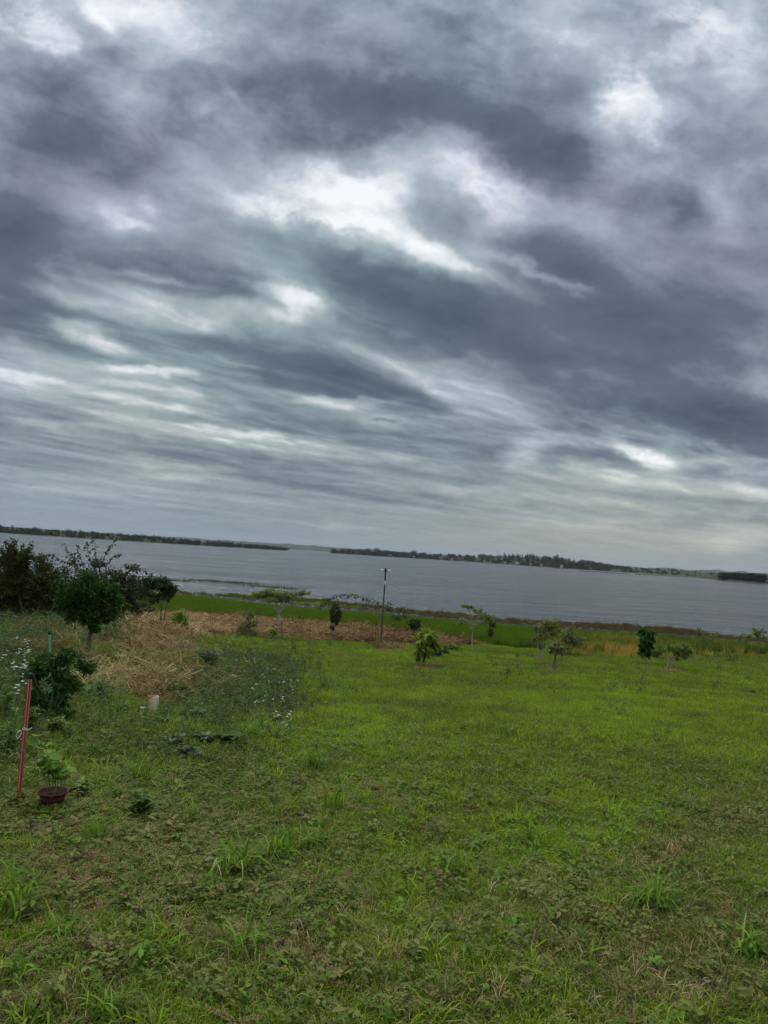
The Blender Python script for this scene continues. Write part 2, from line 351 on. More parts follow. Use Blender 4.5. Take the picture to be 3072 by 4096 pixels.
def T(x, y):
    x = np.asarray(x, float); y = np.asarray(y, float)
    z = np.interp(y, _ty, _tz); z = np.where(y > 190, np.interp(y, _zy, _zz), z)
    z = z + .55*np.exp(-((x+10)/6.5)**2-((y-23)/7)**2) + .30*np.exp(-((x+5.2)/2.8)**2-((y-14)/4)**2)
    near = np.clip(1-(y-36)/12, .12, 1)
    z = z + near*(.07*pnoise(x*.16, y*.16, 1)+.035*pnoise(x*.6, y*.6, 2)+.014*pnoise(x*2.1, y*2.1, 3))*np.where(y > 150, 0, 1)
    m = (y > 44) & (y < 140)
    if np.any(m):
        c, s, ys, yc = lake_z(x, y)
        z = np.where(m, z + .75*c*np.clip((y-44)/4, 0, 1) - s, z)
    z = np.where((y >= 140), np.minimum(z, -4.4), z)
    return z
def hit(px, py):
    d = pdir(px, py); t = np.geomspace(.8, 160, 2600); p = d[None]*t[:, None]+np.array((0, 0, EYE))
    f = p[:, 2]-T(p[:, 0], p[:, 1]); i = int(np.argmax(f < 0)) if np.any(f < 0) else len(t)-1
    a = f[i-1]/(f[i-1]-f[i]+1e-12) if i else 0; q = p[i-1]+(p[i]-p[i-1])*a if i else p[0]
    return np.array((q[0], q[1], float(T(q[0], q[1]))))
def at_y(px, py, Y):
    d = pdir(px, py); t = Y/d[1]; return np.array((0, 0, EYE))+d*t

# region masks, laid out once from where each patch lies on the ground
def ell(px, py, lst):
    m = np.zeros(np.shape(px))
    for cx, cy, rx, ry, a in lst: m = np.maximum(m, a*np.exp(-((px-cx)/rx)**2-((py-cy)/ry)**2))
    return m
MTOP = np.array([(450,2455),(600,2450),(650,2450),(900,2462),(1320,2490),(1500,2505),(1700,2532),(1900,2563),(2050,2585),(2400,2602)])
MBOT = np.array([(450,2548),(560,2560),(800,2548),(1150,2556),(1300,2575),(1500,2582),(1900,2590),(2100,2594),(2400,2598)])
def regions(x, y, z):
    px, py = project(np.stack([x, y, z], -1))
    j = fbm(x*.7, y*.7, 71, 4, .55); jb = fbm(x*.25, y*.25, 77, 3, .5)
    straw = ell(px, py+20*j, [(560,2700,250,95,1.1),(280,2630,220,55,.9),(620,2560,190,70,.9),(700,2780,190,60,.9),(860,2740,70,60,.7),(120,2540,160,25,.8),(1000,2860,130,50,.55)])
    straw = np.clip(straw*1.25+.85*j-.36, 0, 1)*np.clip(straw*5-.3, 0, 1)
    top = np.interp(px, MTOP[:, 0], MTOP[:, 1])+9+6*j; bot = np.interp(px, MBOT[:, 0], MBOT[:, 1])-7+8*j
    mulch = np.clip((py-top)/6, 0, 1)*np.clip((bot-py)/8, 0, 1)*np.clip((2500-px+150*j)/300, 0, 1)*np.clip((px-480)/100, 0, 1)
    mulch = np.maximum(mulch, np.clip(ell(px, py+4*j, [(1705,2670,60,9,1.3),(2225,2681,48,8,1.2),(2690,2684,60,8,1.2),(1310,2620,60,8,.9),(1560,2596,60,8,.9),(2150,2646,30,6,.8),(1145,2648,60,7,.7),(2850,2652,150,8,.5),(2350,2640,120,7,.4)])-.25, 0, .85)*1.2)
    rtop = np.interp(px, [0, 500, 2400, 2900, 3072], [2440, 2452, 2602, 2618, 2625])
    marsh = np.clip((np.where(px < 2400, top, rtop)-py)/8, 0, 1)
    yellow = ell(px, py, [(2420,2580,100,30,1),(2560,2590,100,30,.9),(2700,2600,80,24,.4),(2980,2598,110,20,.4),(1600,2560,60,20,.0)])
    dry = np.clip(ell(px, py+40*j, [(2680,3400,260,110,.55),(2900,3300,240,140,.5),(1250,3850,420,160,.62),(1600,3950,500,130,.5),(2500,3800,600,260,.45),(150,4000,300,90,.7),(2100,3650,350,120,.42),
            (2900,3950,260,160,.55),(2200,2660,90,14,.5),(2850,2640,260,14,.6),(1700,2668,110,10,.8),(2330,2622,130,14,.5),(2690,2682,70,10,.8),(2225,2680,60,9,.8),(1100,2640,300,10,.35),(1050,2605,220,12,.35)])+.30*j+.2*jb-.02, 0, 1)
    olive = np.clip(ell(px, py+60*j, [(550,3480,520,230,1.0),(250,3350,330,160,.7),(900,3150,500,90,.55),(1000,3600,300,150,.5),(350,3750,350,140,.5),(1400,3150,250,110,.35)])+.35*j-.1, 0, 1)
    lush = np.clip(ell(px, py+40*j, [(2400,3330,330,110,.9),(2150,3420,260,80,.7),(2550,2850,600,110,.45),(1350,2900,300,140,.6),(1100,2950,200,160,.5),(1800,2620,900,60,.25),(1800,3850,420,120,.35),(900,3980,300,90,.3)])+.45*j+.25*jb, 0, 1)
    herb = np.clip(ell(px, py+40*j, [(930,2830,250,150,.9),(1040,2700,160,90,.8),(800,3000,330,160,.7),(100,2850,300,260,1.0),(60,2640,200,90,.7),(420,2950,260,130,.6),(400,2480,330,60,.5)])+.25*j, 0, 1)
    return dict(px=px, py=py, straw=straw, mulch=mulch, marsh=marsh, yellow=yellow, dry=dry, olive=olive, lush=lush, herb=herb, j=j, jb=jb, clump=fbm(x*1.6, y*1.2, 79, 4, .6))

def spaced(segs):
    out = []
    for a, b, n, g in segs:
        t = np.linspace(0, 1, n, endpoint=False); out.append(a+(b-a)*(t if g == 1 else (g**t-1)/(g-1)))
    out.append([segs[-1][1]]); return np.concatenate(out)
gx = spaced([(-14000,-120,26,.004),(-120,-36,60,.25),(-36,-14,90,.6),(-14,14,330,1),(14,36,90,1.7),(36,120,60,4),(120,14000,26,250)])
gy = spaced([(-800,-40,8,.05),(-40,1,60,.15),(1,15,260,2.2),(15,46,230,1.3),(46,90,230,1),(90,200,40,2),(200,13000,30,40)])
X, Y = np.meshgrid(gx, gy); Z = T(X, Y)
rg = regions(X.ravel(), Y.ravel(), Z.ravel())
front = (Y.ravel() > 1)
grid = Acc(); ny, nx = X.shape; i, j_ = np.meshgrid(np.arange(ny-1), np.arange(nx-1), indexing='ij'); a0 = (i*nx+j_).ravel()
grid.add(np.stack([X, Y, Z], -1), np.stack([a0, a0+1, a0+1+nx, a0+nx], -1))
t = NT('ground')
co = t.n('ShaderNodeTexCoord').outputs['Object']
n1_ = t.noise(1.3, 6, .6, co); n2_ = t.noise(14, 5, .65, co); n3_ = t.noise(70, 3, .6, co)
soil = t.mix(n2_, (.018,.014,.008), (.060,.046,.024))
turf = t.mix(n1_, (.030,.042,.008), (.065,.085,.014)); turf = t.mix(t.math('MULTIPLY', n3_, .8), turf, (.10,.10,.035))
c = t.mix(t.math('MULTIPLY_ADD', n2_, 2.5, -.9, clamp=True), soil, turf)
strawc = t.mix(n3_, (.045,.035,.014), (.16,.12,.05)); mulchc = t.mix(n2_, (.075,.042,.020), (.24,.155,.075))
c = t.mix(t.attr('straw'), c, strawc); c = t.mix(t.attr('mulch'), c, mulchc)
c = t.mix(t.attr('marsh'), c, t.mix(n2_, (.050,.080,.010), (.085,.125,.018)))
c = t.mix(t.math('MULTIPLY', t.attr('yellow'), .6), c, (.26,.19,.06))
c = t.mix(t.attr('wet'), c, (.030,.026,.018))
ground_mat = t.out(t.pbr(c, .9, .15, 0, t.bump(n2_, .6, .05)))
zr = Z.ravel(); fr = front.astype(float)
grid.obj('ground', ground_mat, smooth=True, attrs=dict(straw=rg['straw']*fr, mulch=rg['mulch']*fr, marsh=rg['marsh']*fr, yellow=rg['yellow']*fr, wet=np.clip((-3.09-zr)*16, 0, 1)))['kind'] = 'structure'

# ================================================================ water
t = NT('lake_water'); co = t.n('ShaderNodeTexCoord').outputs['Object']
w1 = t.noise(1.1, 3, .6, co, (.7, 1.5, 1)); w2 = t.noise(.34, 3, .6, co, (.55, 1.5, 1)); w5 = t.noise(.10, 3, .55, co, (.5, 1.4, 1)); w3 = t.noise(.020, 4, .6, co, (.45, 1.5, 1)); w4 = t.noise(.007, 3, .5, co, (.3, 1.6, 1))
h = t.math('MULTIPLY_ADD', w2, 1.5, t.math('MULTIPLY_ADD', w5, 2.6, t.math('MULTIPLY', w1, .75)))
gust = t.ramp(w3, [(.34,(.22,.22,.22)),(.50,(.7,.7,.7)),(.62,(1,1,1))])
bn = t.n('ShaderNodeBump'); t.set(bn.inputs['Height'], h); t.set(bn.inputs['Strength'], gust); bn.inputs['Distance'].default_value = 1.35
pw = t.n('ShaderNodeBsdfPrincipled'); pw.inputs['Base Color'].default_value = (.026,.036,.048,1); t.set(pw.inputs['Roughness'], t.math('MULTIPLY_ADD', w4, .22, .04)); pw.inputs['IOR'].default_value = 1.33; pw.inputs['Specular IOR Level'].default_value = .36
t.t.links.new(bn.outputs[0], pw.inputs['Normal'])
water_mat = t.out(pw.outputs[0])
wa = Acc(); wa.add([(-14000, 40, WATER), (14000, 40, WATER), (14000, 12900, WATER), (-14000, 12900, WATER)], [(0, 1, 2, 3)])
wa.obj('water', water_mat)['kind'] = 'structure'

# ================================================================ far shores
def shore_pts(lst):
    return np.array([water_pt(*p) for p in lst])
def ridge(name, base, height, depth, mat, seed, steps=220, rough=.25):
    """a low tongue of land: waterline polyline base (world), crest height, depth back from the water"""
    base = np.array(base, float); s = np.concatenate([[0], np.cumsum(np.linalg.norm(np.diff(base, axis=0), axis=1))]); u = np.linspace(0, s[-1], steps)
    bx = np.interp(u, s, base[:, 0]); by = np.interp(u, s, base[:, 1]); hh = np.interp(u, s, height)
    by = by + (depth*.02)*pnoise(u*.02, u*0, seed)
    cross = np.array([(0, -.5), (.015, .3), (.10, .9), (.35, .55*1), (.7, .9), (1, 1.0), (1.4, .8), (2.0, -.5)])
    V = []
    for k, (dd, hz) in enumerate(cross):
        zz = hz if k < 2 else hh*hz*(1+rough*fbm(u*.006, u*0+k, seed+k, 3))
        if k == 2: zz = np.minimum(hh, 1.6)*.9*np.ones_like(u)
        if k == 7: zz = -1.0*np.ones_like(u)
        r = 1+dd*depth/np.hypot(bx, by)
        V.append(np.stack([bx*r, by*r, WATER+zz*np.ones_like(u)], -1))
    V = np.stack(V); n = steps; a = Acc(); i, j = np.meshgrid(np.arange(len(cross)-1), np.arange(n-1), indexing='ij'); q = (i*n+j).ravel()
    a.add(V, np.stack([q, q+1, q+1+n, q+n], -1)); o = a.obj(name, mat, smooth=True); o['kind'] = 'structure'; return V
t = NT('far_land'); co = t.n('ShaderNodeTexCoord').outputs['Object']
f1 = t.noise(.012, 4, .5, co); f2 = t.noise(.15, 4, .6, co)
far_mat = t.out(t.pbr(t.mix(f2, t.ramp(f1, [(.38,(.035,.045,.018)),(.52,(.060,.075,.026)),(.62,(.062,.070,.030)),(.68,(.045,.058,.02))]), (.035,.045,.018)), .95, .1))
L1 = ridge('far_shore', shore_pts([(-900,2062),(-400,2098),(0,2132),(400,2158),(800,2182.5),(1000,2194.5),(1150,2203)]), [14,14,12,11,9,5,1.5], 420, far_mat, 3)
L2 = ridge('far_shore', shore_pts([(1330,2213),(1420,2218.5),(1812,2243),(2100,2262),(2300,2276),(2520,2289)]), [1,5,10,22,16,5], 300, far_mat, 5)
L3 = ridge('far_shore', shore_pts([(2540,2298),(2780,2310),(2893,2322),(3072,2336),(3500,2364),(4100,2400)]), [.6,1.0,2.5,3,4,4], 120, far_mat, 9)
L4 = ridge('distant_hills', [(-2600,5600),(-1500,5700),(-600,5900),(600,6100),(1700,6000),(3200,5600),(5200,5400)], [30,42,46,40,36,66,60], 1500, far_mat, 13, rough=.5)
L5 = ridge('far_shore', shore_pts([(2440,2285.5),(2560,2293),(2700,2301),(2830,2309.5),(2960,2318)]), [6,11,13,12,8], 500, far_mat, 21)
ridge('sand_spit', shore_pts([(2320,2284),(2420,2290),(2520,2298)]), [.5,.7,.4], 30, far_mat, 15, 60)

# ================================================================ leaf templates and placing
def tmpl(kind):
    """unit leaf: along +y, width along x, face up +z"""
    if kind == 'oval':
        v = [(0,0,0),(-.38,.32,.05),(0,.32,-.02),(.38,.32,.05),(-.36,.68,.03),(0,.68,-.04),(.36,.68,.03),(0,1,-.12)]
        return np.array(v), [(1,2,5,4),(2,3,6,5)], [(0,2,1),(0,3,2),(4,5,7),(5,6,7)]
    if kind == 'heart':
        v = [(0,.03,0),(-.5,.16,.08),(0,.25,-.02),(.5,.16,.08),(-.42,.58,.02),(0,.6,-.06),(.42,.58,.02),(0,1.05,-.2)]
        return np.array(v), [(1,2,5,4),(2,3,6,5)], [(0,2,1),(0,3,2),(4,5,7),(5,6,7)]
    if kind == 'lance':
        v = [(0,0,0),(-.5,.3,.04),(.5,.3,.04),(-.42,.65,-.04),(.42,.65,-.04),(0,1,-.2)]
        return np.array(v), [(1,2,4,3)], [(0,2,1),(3,4,5)]
    if kind == 'diamond':
        return np.array([(0,0,0),(-.5,.45,.08),(.5,.45,.08),(0,1,-.06)]), [], [(0,2,1),(1,2,3)]
    if kind == 'lobed':                                            # broad wavy leaf of cabbage or squash
        an = np.linspace(-2.5, 2.5, 12); r = .5*(1+.16*np.cos(an*5)); v = [(0,.12,-.03)]+[(math.sin(a)*q, .5+math.cos(a)*q, .06*math.cos(a*4)+.05*abs(math.sin(a))) for a, q in zip(an, r)]
        return np.array(v), [], [(0, i+1, i+2) for i in range(11)]
TM = {k: tmpl(k) for k in ('oval', 'heart', 'lance', 'diamond', 'lobed')}
def unit(v): return v/(np.linalg.norm(v, axis=-1, keepdims=True)+1e-9)
def put_leaves(acc, kind, pos, dirs, length, width, rnd, roll=None, upv=(0, 0, 1), un=.35):
    v, q, t = TM[kind]; n = len(pos)
    if n == 0: return
    d = unit(np.broadcast_to(np.asarray(dirs, float), (n, 3))); u = np.broadcast_to(np.array(upv, float), d.shape)+rng.normal(0, un, d.shape)
    x = unit(np.cross(d, u)); z = np.cross(x, d)
    if roll is not None:
        c, s = np.cos(roll)[:, None], np.sin(roll)[:, None]; x, z = x*c+z*s, z*c-x*s
    length = np.broadcast_to(np.asarray(length, float), (n,)); width = np.broadcast_to(np.asarray(width, float), (n,))
    P = pos[:, None]+x[:, None]*(v[None, :, 0]*width[:, None])[..., None]+d[:, None]*(v[None, :, 1]*length[:, None])[..., None]+z[:, None]*(v[None, :, 2]*length[:, None])[..., None]
    k = len(v); off = (np.arange(n)*k)[:, None, None]
    acc.add(P.reshape(-1, 3), (np.array(q)[None]+off).reshape(-1, 4) if len(q) else None, (np.array(t)[None]+off).reshape(-1, 3) if len(t) else None, np.repeat(np.broadcast_to(rnd, (n,)), k))
def blades(acc, n, h, w, spread, lean, rnd=None, seg=3, droop=.5, root=.02):
    """n curved grass blades out of one root"""
    az = rng.uniform(0, 2*np.pi, n); hh = h*rng.uniform(.5, 1.1, n); ww = w*rng.uniform(.6, 1.2, n); ln = lean*rng.uniform(.2, 1.3, n)
    r0 = root*np.sqrt(rng.uniform(0, 1, n))+spread*rng.uniform(0, 1, n)**.7; az0 = rng.uniform(0, 2*np.pi, n)
    bx, by = r0*np.cos(az0), r0*np.sin(az0); dxy = np.stack([np.cos(az), np.sin(az)], -1); sx = np.stack([-dxy[:, 1], dxy[:, 0]], -1)
    V = []
    for k in range(seg+1):
        f = k/seg; ang = ln*(f+droop*f*f); px_ = hh*f*np.sin(np.minimum(ang, 1.9))*.9; pz = hh*(f*np.cos(np.minimum(ang*.8, 1.7)))
        c = np.stack([bx+dxy[:, 0]*px_, by+dxy[:, 1]*px_, np.maximum(pz, .002)], -1)
        wk = ww*(1-f**1.6)*.5 + (.0 if k == seg else ww*.06)
        s3 = np.stack([sx[:, 0]*wk, sx[:, 1]*wk, np.zeros(n)], -1)
        if k == seg: V.append(c)
        else: V += [c-s3, c+s3]
    V = np.stack(V, 1); m = V.shape[1]; off = (np.arange(n)*m)[:, None, None]
    q = np.array([(2*k, 2*k+1, 2*k+3, 2*k+2) for k in range(seg-1)]).reshape(-1, 4); t = np.array([(2*seg-2, 2*seg-1, 2*seg)])
    r = rng.uniform(0, 1, n) if rnd is None else np.broadcast_to(rnd, (n,))
    acc.add(V.reshape(-1, 3), (q[None]+off).reshape(-1, 4) if len(q) else None, (t[None]+off).reshape(-1, 3), np.repeat(r, m))
    return acc

# ================================================================ scattering one mass of ground cover (stuff)
def scatter(name, label, cat, pts, scl, tint, variants, mat, tilt=.15, kind='stuff', minz=None):
    pts = np.asarray(pts, float)
    me = bpy.data.meshes.new(name); n = len(pts); me.vertices.add(n); me.vertices.foreach_set('co', pts.astype(np.float32).ravel())
    def at(nm, ty, a, f='value'):
        q = me.attributes.new(nm, ty, 'POINT'); q.data.foreach_set(f, np.asarray(a).ravel())
    at('scl', 'FLOAT', np.asarray(scl, np.float32)); at('tint', 'FLOAT', np.asarray(tint, np.float32))
    at('rot', 'FLOAT_VECTOR', np.stack([rng.normal(0, tilt, n), rng.normal(0, tilt, n), rng.uniform(0, 6.283, n)], -1).astype(np.float32), 'vector')
    at('pick', 'INT', rng.integers(0, len(variants), n).astype(np.int32))
    me.materials.append(mat)
    c = bpy.data.collections.new(name+'_kinds')
    for k, a in enumerate(variants):
        c.objects.link(bpy.data.objects.new(f'{name}_kind_{k:02d}', a.mesh(name+'_kind', mat)))
    g = bpy.data.node_groups.new(name+'_scatter', 'GeometryNodeTree'); g.interface.new_socket('Geometry', in_out='INPUT', socket_type='NodeSocketGeometry'); g.interface.new_socket('Geometry', in_out='OUTPUT', socket_type='NodeSocketGeometry')
    gi = g.nodes.new('NodeGroupInput'); go = g.nodes.new('NodeGroupOutput'); ip = g.nodes.new('GeometryNodeInstanceOnPoints'); ci = g.nodes.new('GeometryNodeCollectionInfo')
    ci.inputs['Collection'].default_value = c; ci.inputs['Separate Children'].default_value = True; ci.inputs['Reset Children'].default_value = True
    def na(nm, ty):
        q = g.nodes.new('GeometryNodeInputNamedAttribute'); q.data_type = ty; q.inputs['Name'].default_value = nm; return [o for o in q.outputs if o.enabled and o.name == 'Attribute'][0]
    e = g.nodes.new('FunctionNodeEulerToRotation'); g.links.new(na('rot', 'FLOAT_VECTOR'), e.inputs[0])
    g.links.new(gi.outputs[0], ip.inputs['Points']); g.links.new(ci.outputs[0], ip.inputs['Instance']); ip.inputs['Pick Instance'].default_value = True
    g.links.new(na('pick', 'INT'), ip.inputs['Instance Index']); g.links.new(e.outputs[0], ip.inputs['Rotation']); g.links.new(na('scl', 'FLOAT'), ip.inputs['Scale'])
    g.links.new(ip.outputs[0], go.inputs[0])
    o = bpy.data.objects.new(name, me); COL.objects.link(o); m = o.modifiers.new('scatter', 'NODES'); m.node_group = g
    return tag(o, label, cat, None, kind)

def tint_mat(name, stops, spread=.25, trans=.35, rough=.55, dry=None):
    """colour from the clump's own tint, varied from leaf to leaf"""
    t = NT(name); a = t.attr('tint', 'INSTANCER'); r = t.attr('rnd')
    f = t.math('MULTIPLY_ADD', t.math('SUBTRACT', r, .5), spread, a, clamp=True)
    c = t.ramp(f, stops)
    if dry: c = t.mix(t.math('LESS_THAN', r, dry[0]), c, dry[1])
    return t.out(t.leafy(c, trans, rough, .2))

def sample(y0, y1, dens, margin=1.18, x0=None, x1=None):
    """even random points on the ground between two distances, a little wider than the view"""
    hw = .60*margin; n = int(dens*hw*(y1*y1-y0*y0)+dens*.8*(y1-y0))
    y = np.sqrt(rng.uniform(y0*y0, y1*y1, n)); x = rng.uniform(-1, 1, n)*(hw*y+.5)
    z = T(x, y); return x, y, z

# ---------------------------------------------------------------- clump kinds
def grass_kind(n, h, w, spread, lean, **k):
    return [blades(Acc(), n, h, w, spread, lean, **k) for _ in range(6)]
K_short = grass_kind(26, .060, .0034, .045, 1.1)
K_tall = grass_kind(16, .13, .0055, .03, .9)
K_mid = grass_kind(46, .075, .0075, .11, 1.0, seg=2)
K_far = grass_kind(60, .085, .016, .24, .9, seg=2)
K_dry = grass_kind(22, .075, .0030, .05, 1.9, droop=.2)
def clover():
    a = Acc(); n = 16
    p = np.stack([rng.normal(0, .035, n), rng.normal(0, .035, n), rng.uniform(.015, .05, n)], -1); r = rng.uniform(0, 1, n); az = rng.uniform(0, 6.28, n)
    for k in range(3):
        b = az+k*2.1; put_leaves(a, 'diamond', p, np.stack([np.cos(b), np.sin(b), rng.uniform(-.1, .35, n)], -1), rng.uniform(.010, .019, n), rng.uniform(.009, .014, n), r)
    for q in p[:8]: a.tube([(q[0]*.3, q[1]*.3, 0), q], .0007, 3, False, .2)
    return a
def rosette(n=11, L_=.036, W_=.020, kind='oval'):
    a = Acc(); az = rng.uniform(0, 6.28, n); p = np.stack([rng.normal(0, .012, n), rng.normal(0, .012, n), rng.uniform(.005, .05, n)], -1)
    put_leaves(a, kind, p, np.stack([np.cos(az), np.sin(az), rng.uniform(-.1, .6, n)], -1), L_*rng.uniform(.6, 1.2, n), W_*rng.uniform(.7, 1.2, n), rng.uniform(0, 1, n)); return a
def pinnate():
    """low weed with rows of small paired leaflets"""
    a = Acc()
    for _ in range(7):
        az = rng.uniform(0, 6.28); l = rng.uniform(.05, .10); m = 7; f = np.linspace(.15, 1, m); el = rng.uniform(.1, .7)
        d = np.array((math.cos(az), math.sin(az), el)); p = d*(f*l)[:, None]; p[:, 2] = p[:, 2]*(1-.5*f)+.004
        s = np.array((-d[1], d[0], 0)); r = rng.uniform(0, 1)
        for sg in (-1, 1): put_leaves(a, 'diamond', p, s*sg+d*.5+np.array((0, 0, .1)), rng.uniform(.012, .020, m), rng.uniform(.006, .009, m), r)
    return a
K_clover = [clover() for _ in range(5)]; K_leaf = [rosette() for _ in range(3)]+[rosette(9, .026, .016) for _ in range(3)]
K_pin = [pinnate() for _ in range(6)]
def straw_kind(n, h, w, sp):
    a = Acc(); az = rng.uniform(0, 6.28, n); l = h*rng.uniform(.4, 1.2, n); c = np.stack([rng.normal(0, sp, n), rng.normal(0, sp, n), rng.uniform(.0, .07, n)], -1)
    d = np.stack([np.cos(az), np.sin(az), rng.normal(.05, .30, n)], -1); s = np.stack([-np.sin(az), np.cos(az), rng.normal(0, .5, n)], -1)*(w/2*rng.uniform(.5, 1.2, n))[:, None]
    mid = c+np.stack([np.zeros(n), np.zeros(n), rng.uniform(.0, .03, n)], -1)
    V = np.stack([c-d*l[:, None]/2-s, c-d*l[:, None]/2+s, mid-s, mid+s, c+d*l[:, None]/2-s*.5, c+d*l[:, None]/2+s*.5], 1); V[..., 2] = np.maximum(V[..., 2], .003)
    off = (np.arange(n)*6)[:, None, None]; a.add(V.reshape(-1, 3), (np.array([(0, 1, 3, 2), (2, 3, 5, 4)])[None]+off).reshape(-1, 4), None, np.repeat(rng.uniform(0, 1, n), 6)); return a
K_straw = [straw_kind(40, .32, .008, .13) for _ in range(6)]
K_mulch = [straw_kind(70, .20, .012, .20) for _ in range(6)]
K_reed = [blades(Acc(), 44, .62, .026, .30, .28, seg=2) for _ in range(6)]
K_sedge = [blades(Acc(), 34, .42, .024, .30, .45, seg=2) for _ in range(6)]
K_rush = [blades(Acc(), 20, .75, .028, .28, .35, seg=3) for _ in range(6)]

GREEN = [(0,(.42,.34,.19)),(.14,(.33,.285,.11)),(.26,(.190,.190,.050)),(.38,(.105,.135,.028)),(.54,(.150,.220,.020)),(.74,(.225,.335,.014)),(1,(.30,.46,.018))]
M_grass = tint_mat('grass_blades', GREEN, .42, .30, .5, (.06, (.36,.29,.15)))
M_lawnfar = tint_mat('lawn_blades', GREEN, .40, .30, .55, (.05, (.24,.20,.09)))
M_weed = tint_mat('weed_leaves', [(0,(.24,.15,.075)),(.2,(.225,.215,.075)),(.42,(.185,.215,.050)),(.55,(.095,.135,.028)),(.75,(.125,.225,.024)),(1,(.17,.32,.030))], .35, .30, .5)
M_straw = tint_mat('dry_straw', [(0,(.11,.070,.025)),(.35,(.21,.155,.055)),(.7,(.34,.265,.105)),(1,(.56,.46,.24))], .55, .2, .6)
M_mulch = tint_mat('dry_mulch', [(0,(.070,.036,.018)),(.35,(.20,.115,.052)),(.7,(.36,.24,.11)),(1,(.52,.40,.20))], .65, .1, .8)
M_reed = tint_mat('reed_blades', [(0,(.17,.075,.045)),(.22,(.15,.11,.04)),(.42,(.11,.15,.022)),(.7,(.115,.21,.010)),(1,(.22,.31,.03))], .22, .4, .5)
M_yellow = tint_mat('yellow_grass', [(0,(.13,.15,.03)),(.4,(.40,.30,.05)),(1,(.60,.42,.10))], .5, .35, .6)

# ---------------------------------------------------------------- lawn
def keep(mask, *a): return [q[mask] for q in a]
def lawn_tint(g, n):
    far = np.clip((g['py']-2600)/900, 0, 1)                         # shorter, fresher turf away from the path
    return np.clip(.64-.07*far+.26*g['lush']-.40*g['dry']-.10*g['olive']-.22*g['herb']*(1-g['dry'])+.24*g['clump']+.14*g['jb']+.10*g['j']+rng.normal(0, .08, n), .02, 1)
P_, S_, Ti = [], [], []
x, y, z = sample(1.6, 6.2, 980); g = regions(x, y, z)
u = rng.uniform(0, 1, len(x)); ok = (u > .35*g['olive']) & (u > .55*g['dry']-.1) & (u > .8*g['straw'])
x, y, z = keep(ok, x, y, z); g = regions(x, y, z); n = len(x)
scatter('short_lawn_grass', 'short mixed green grass blades of the near lawn', 'grass', np.stack([x, y, z], -1), rng.uniform(.6, 1.25, n)*(1+.3*g['herb']), lawn_tint(g, n), K_short, M_grass)
x, y, z = sample(1.6, 9, 60); g = regions(x, y, z); ok = rng.uniform(0, 1, len(x)) < .25+.75*np.maximum(g['lush'], g['herb'])-.3*g['olive']
x, y, z = keep(ok, x, y, z); g = regions(x, y, z); n = len(x)
scatter('tall_lawn_grass', 'longer fresh green grass blades standing out of the near lawn', 'grass', np.stack([x, y, z], -1), rng.uniform(.6, 1.3, n), np.clip(lawn_tint(g, n)+.16, 0, 1), K_tall, M_grass)
x, y, z = sample(1.6, 7.5, 330); g = regions(x, y, z); ok = rng.uniform(0, 1, len(x)) < 1.15*g['dry']-.02
x, y, z = keep(ok, x, y, z); n = len(x)
scatter('dry_lawn_grass', 'pale dead grass lying flat between the green blades of the near lawn', 'dry grass', np.stack([x, y, z+.008], -1), rng.uniform(.6, 1.2, n), rng.uniform(.35, 1, n), K_dry, M_straw)
x, y, z = sample(1.6, 7.5, 330); g = regions(x, y, z); ok = rng.uniform(0, 1, len(x)) < .10+.45*g['lush']+.35*g['herb']+.12*(g['j'] > .25)
x, y, z = keep(ok, x, y, z); g = regions(x, y, z); n = len(x)
scatter('clover', 'patches of small round clover leaves in the near lawn', 'clover', np.stack([x, y, z], -1), rng.uniform(.7, 1.5, n), np.clip(.55+.35*g['lush']-.3*g['dry']+rng.normal(0, .12, n), 0, 1), K_clover, M_weed)
x, y, z = sample(1.6, 9, 200); g = regions(x, y, z); ok = rng.uniform(0, 1, len(x)) < .16+.55*g['herb']+.25*g['olive']+.25*(g['j'] > .3)-.5*g['straw']
x, y, z = keep(ok, x, y, z); g = regions(x, y, z); n = len(x)
scatter('broadleaf_weeds', 'small broad leaved weeds low in the near lawn', 'weeds', np.stack([x, y, z+.01], -1), rng.uniform(.6, 1.5, n), np.clip(.6+.2*g['lush']-.25*g['olive']-.2*g['dry']+rng.normal(0, .15, n), 0, 1), K_leaf, M_weed)
x, y, z = sample(1.6, 8, 620); g = regions(x, y, z); ok = rng.uniform(0, 1, len(x)) < .9*g['olive']+.05
x, y, z = keep(ok, x, y, z); g = regions(x, y, z); n = len(x)
scatter('creeping_weeds', 'dull olive brown creeping weeds with rows of tiny leaves at the left of the lawn', 'weeds', np.stack([x, y, z+.012], -1), rng.uniform(.6, 1.3, n), np.clip(.30+.25*g['j']+rng.normal(0, .15, n), 0, 1), K_pin, M_weed)
x, y, z = sample(5.6, 15, 210); g = regions(x, y, z); ok = rng.uniform(0, 1, len(x)) > .70*g['straw']
x, y, z = keep(ok, x, y, z); g = regions(x, y, z); n = len(x)
scatter('middle_lawn_grass', 'even green turf of the middle lawn', 'grass', np.stack([x, y, z], -1), rng.uniform(.6, 1.2, n)*(1+.6*g['herb']), lawn_tint(g, n), K_mid, M_lawnfar)
x, y, z = sample(14, 46, 46); g = regions(x, y, z); ok = (rng.uniform(0, 1, len(x)) > .86*np.maximum(g['straw'], g['mulch'])) & (g['marsh'] < .5)
x, y, z = keep(ok, x, y, z); g = regions(x, y, z); n = len(x)
scatter('far_lawn_grass', 'mown green turf of the far lawn running down to the marsh', 'grass', np.stack([x, y, z], -1), rng.uniform(.55, 1.15, n)*(1+.5*g['herb'])*(.8+.4*np.clip((x-6)/14, 0, 1)), lawn_tint(g, n)-.02, K_far, M_lawnfar)

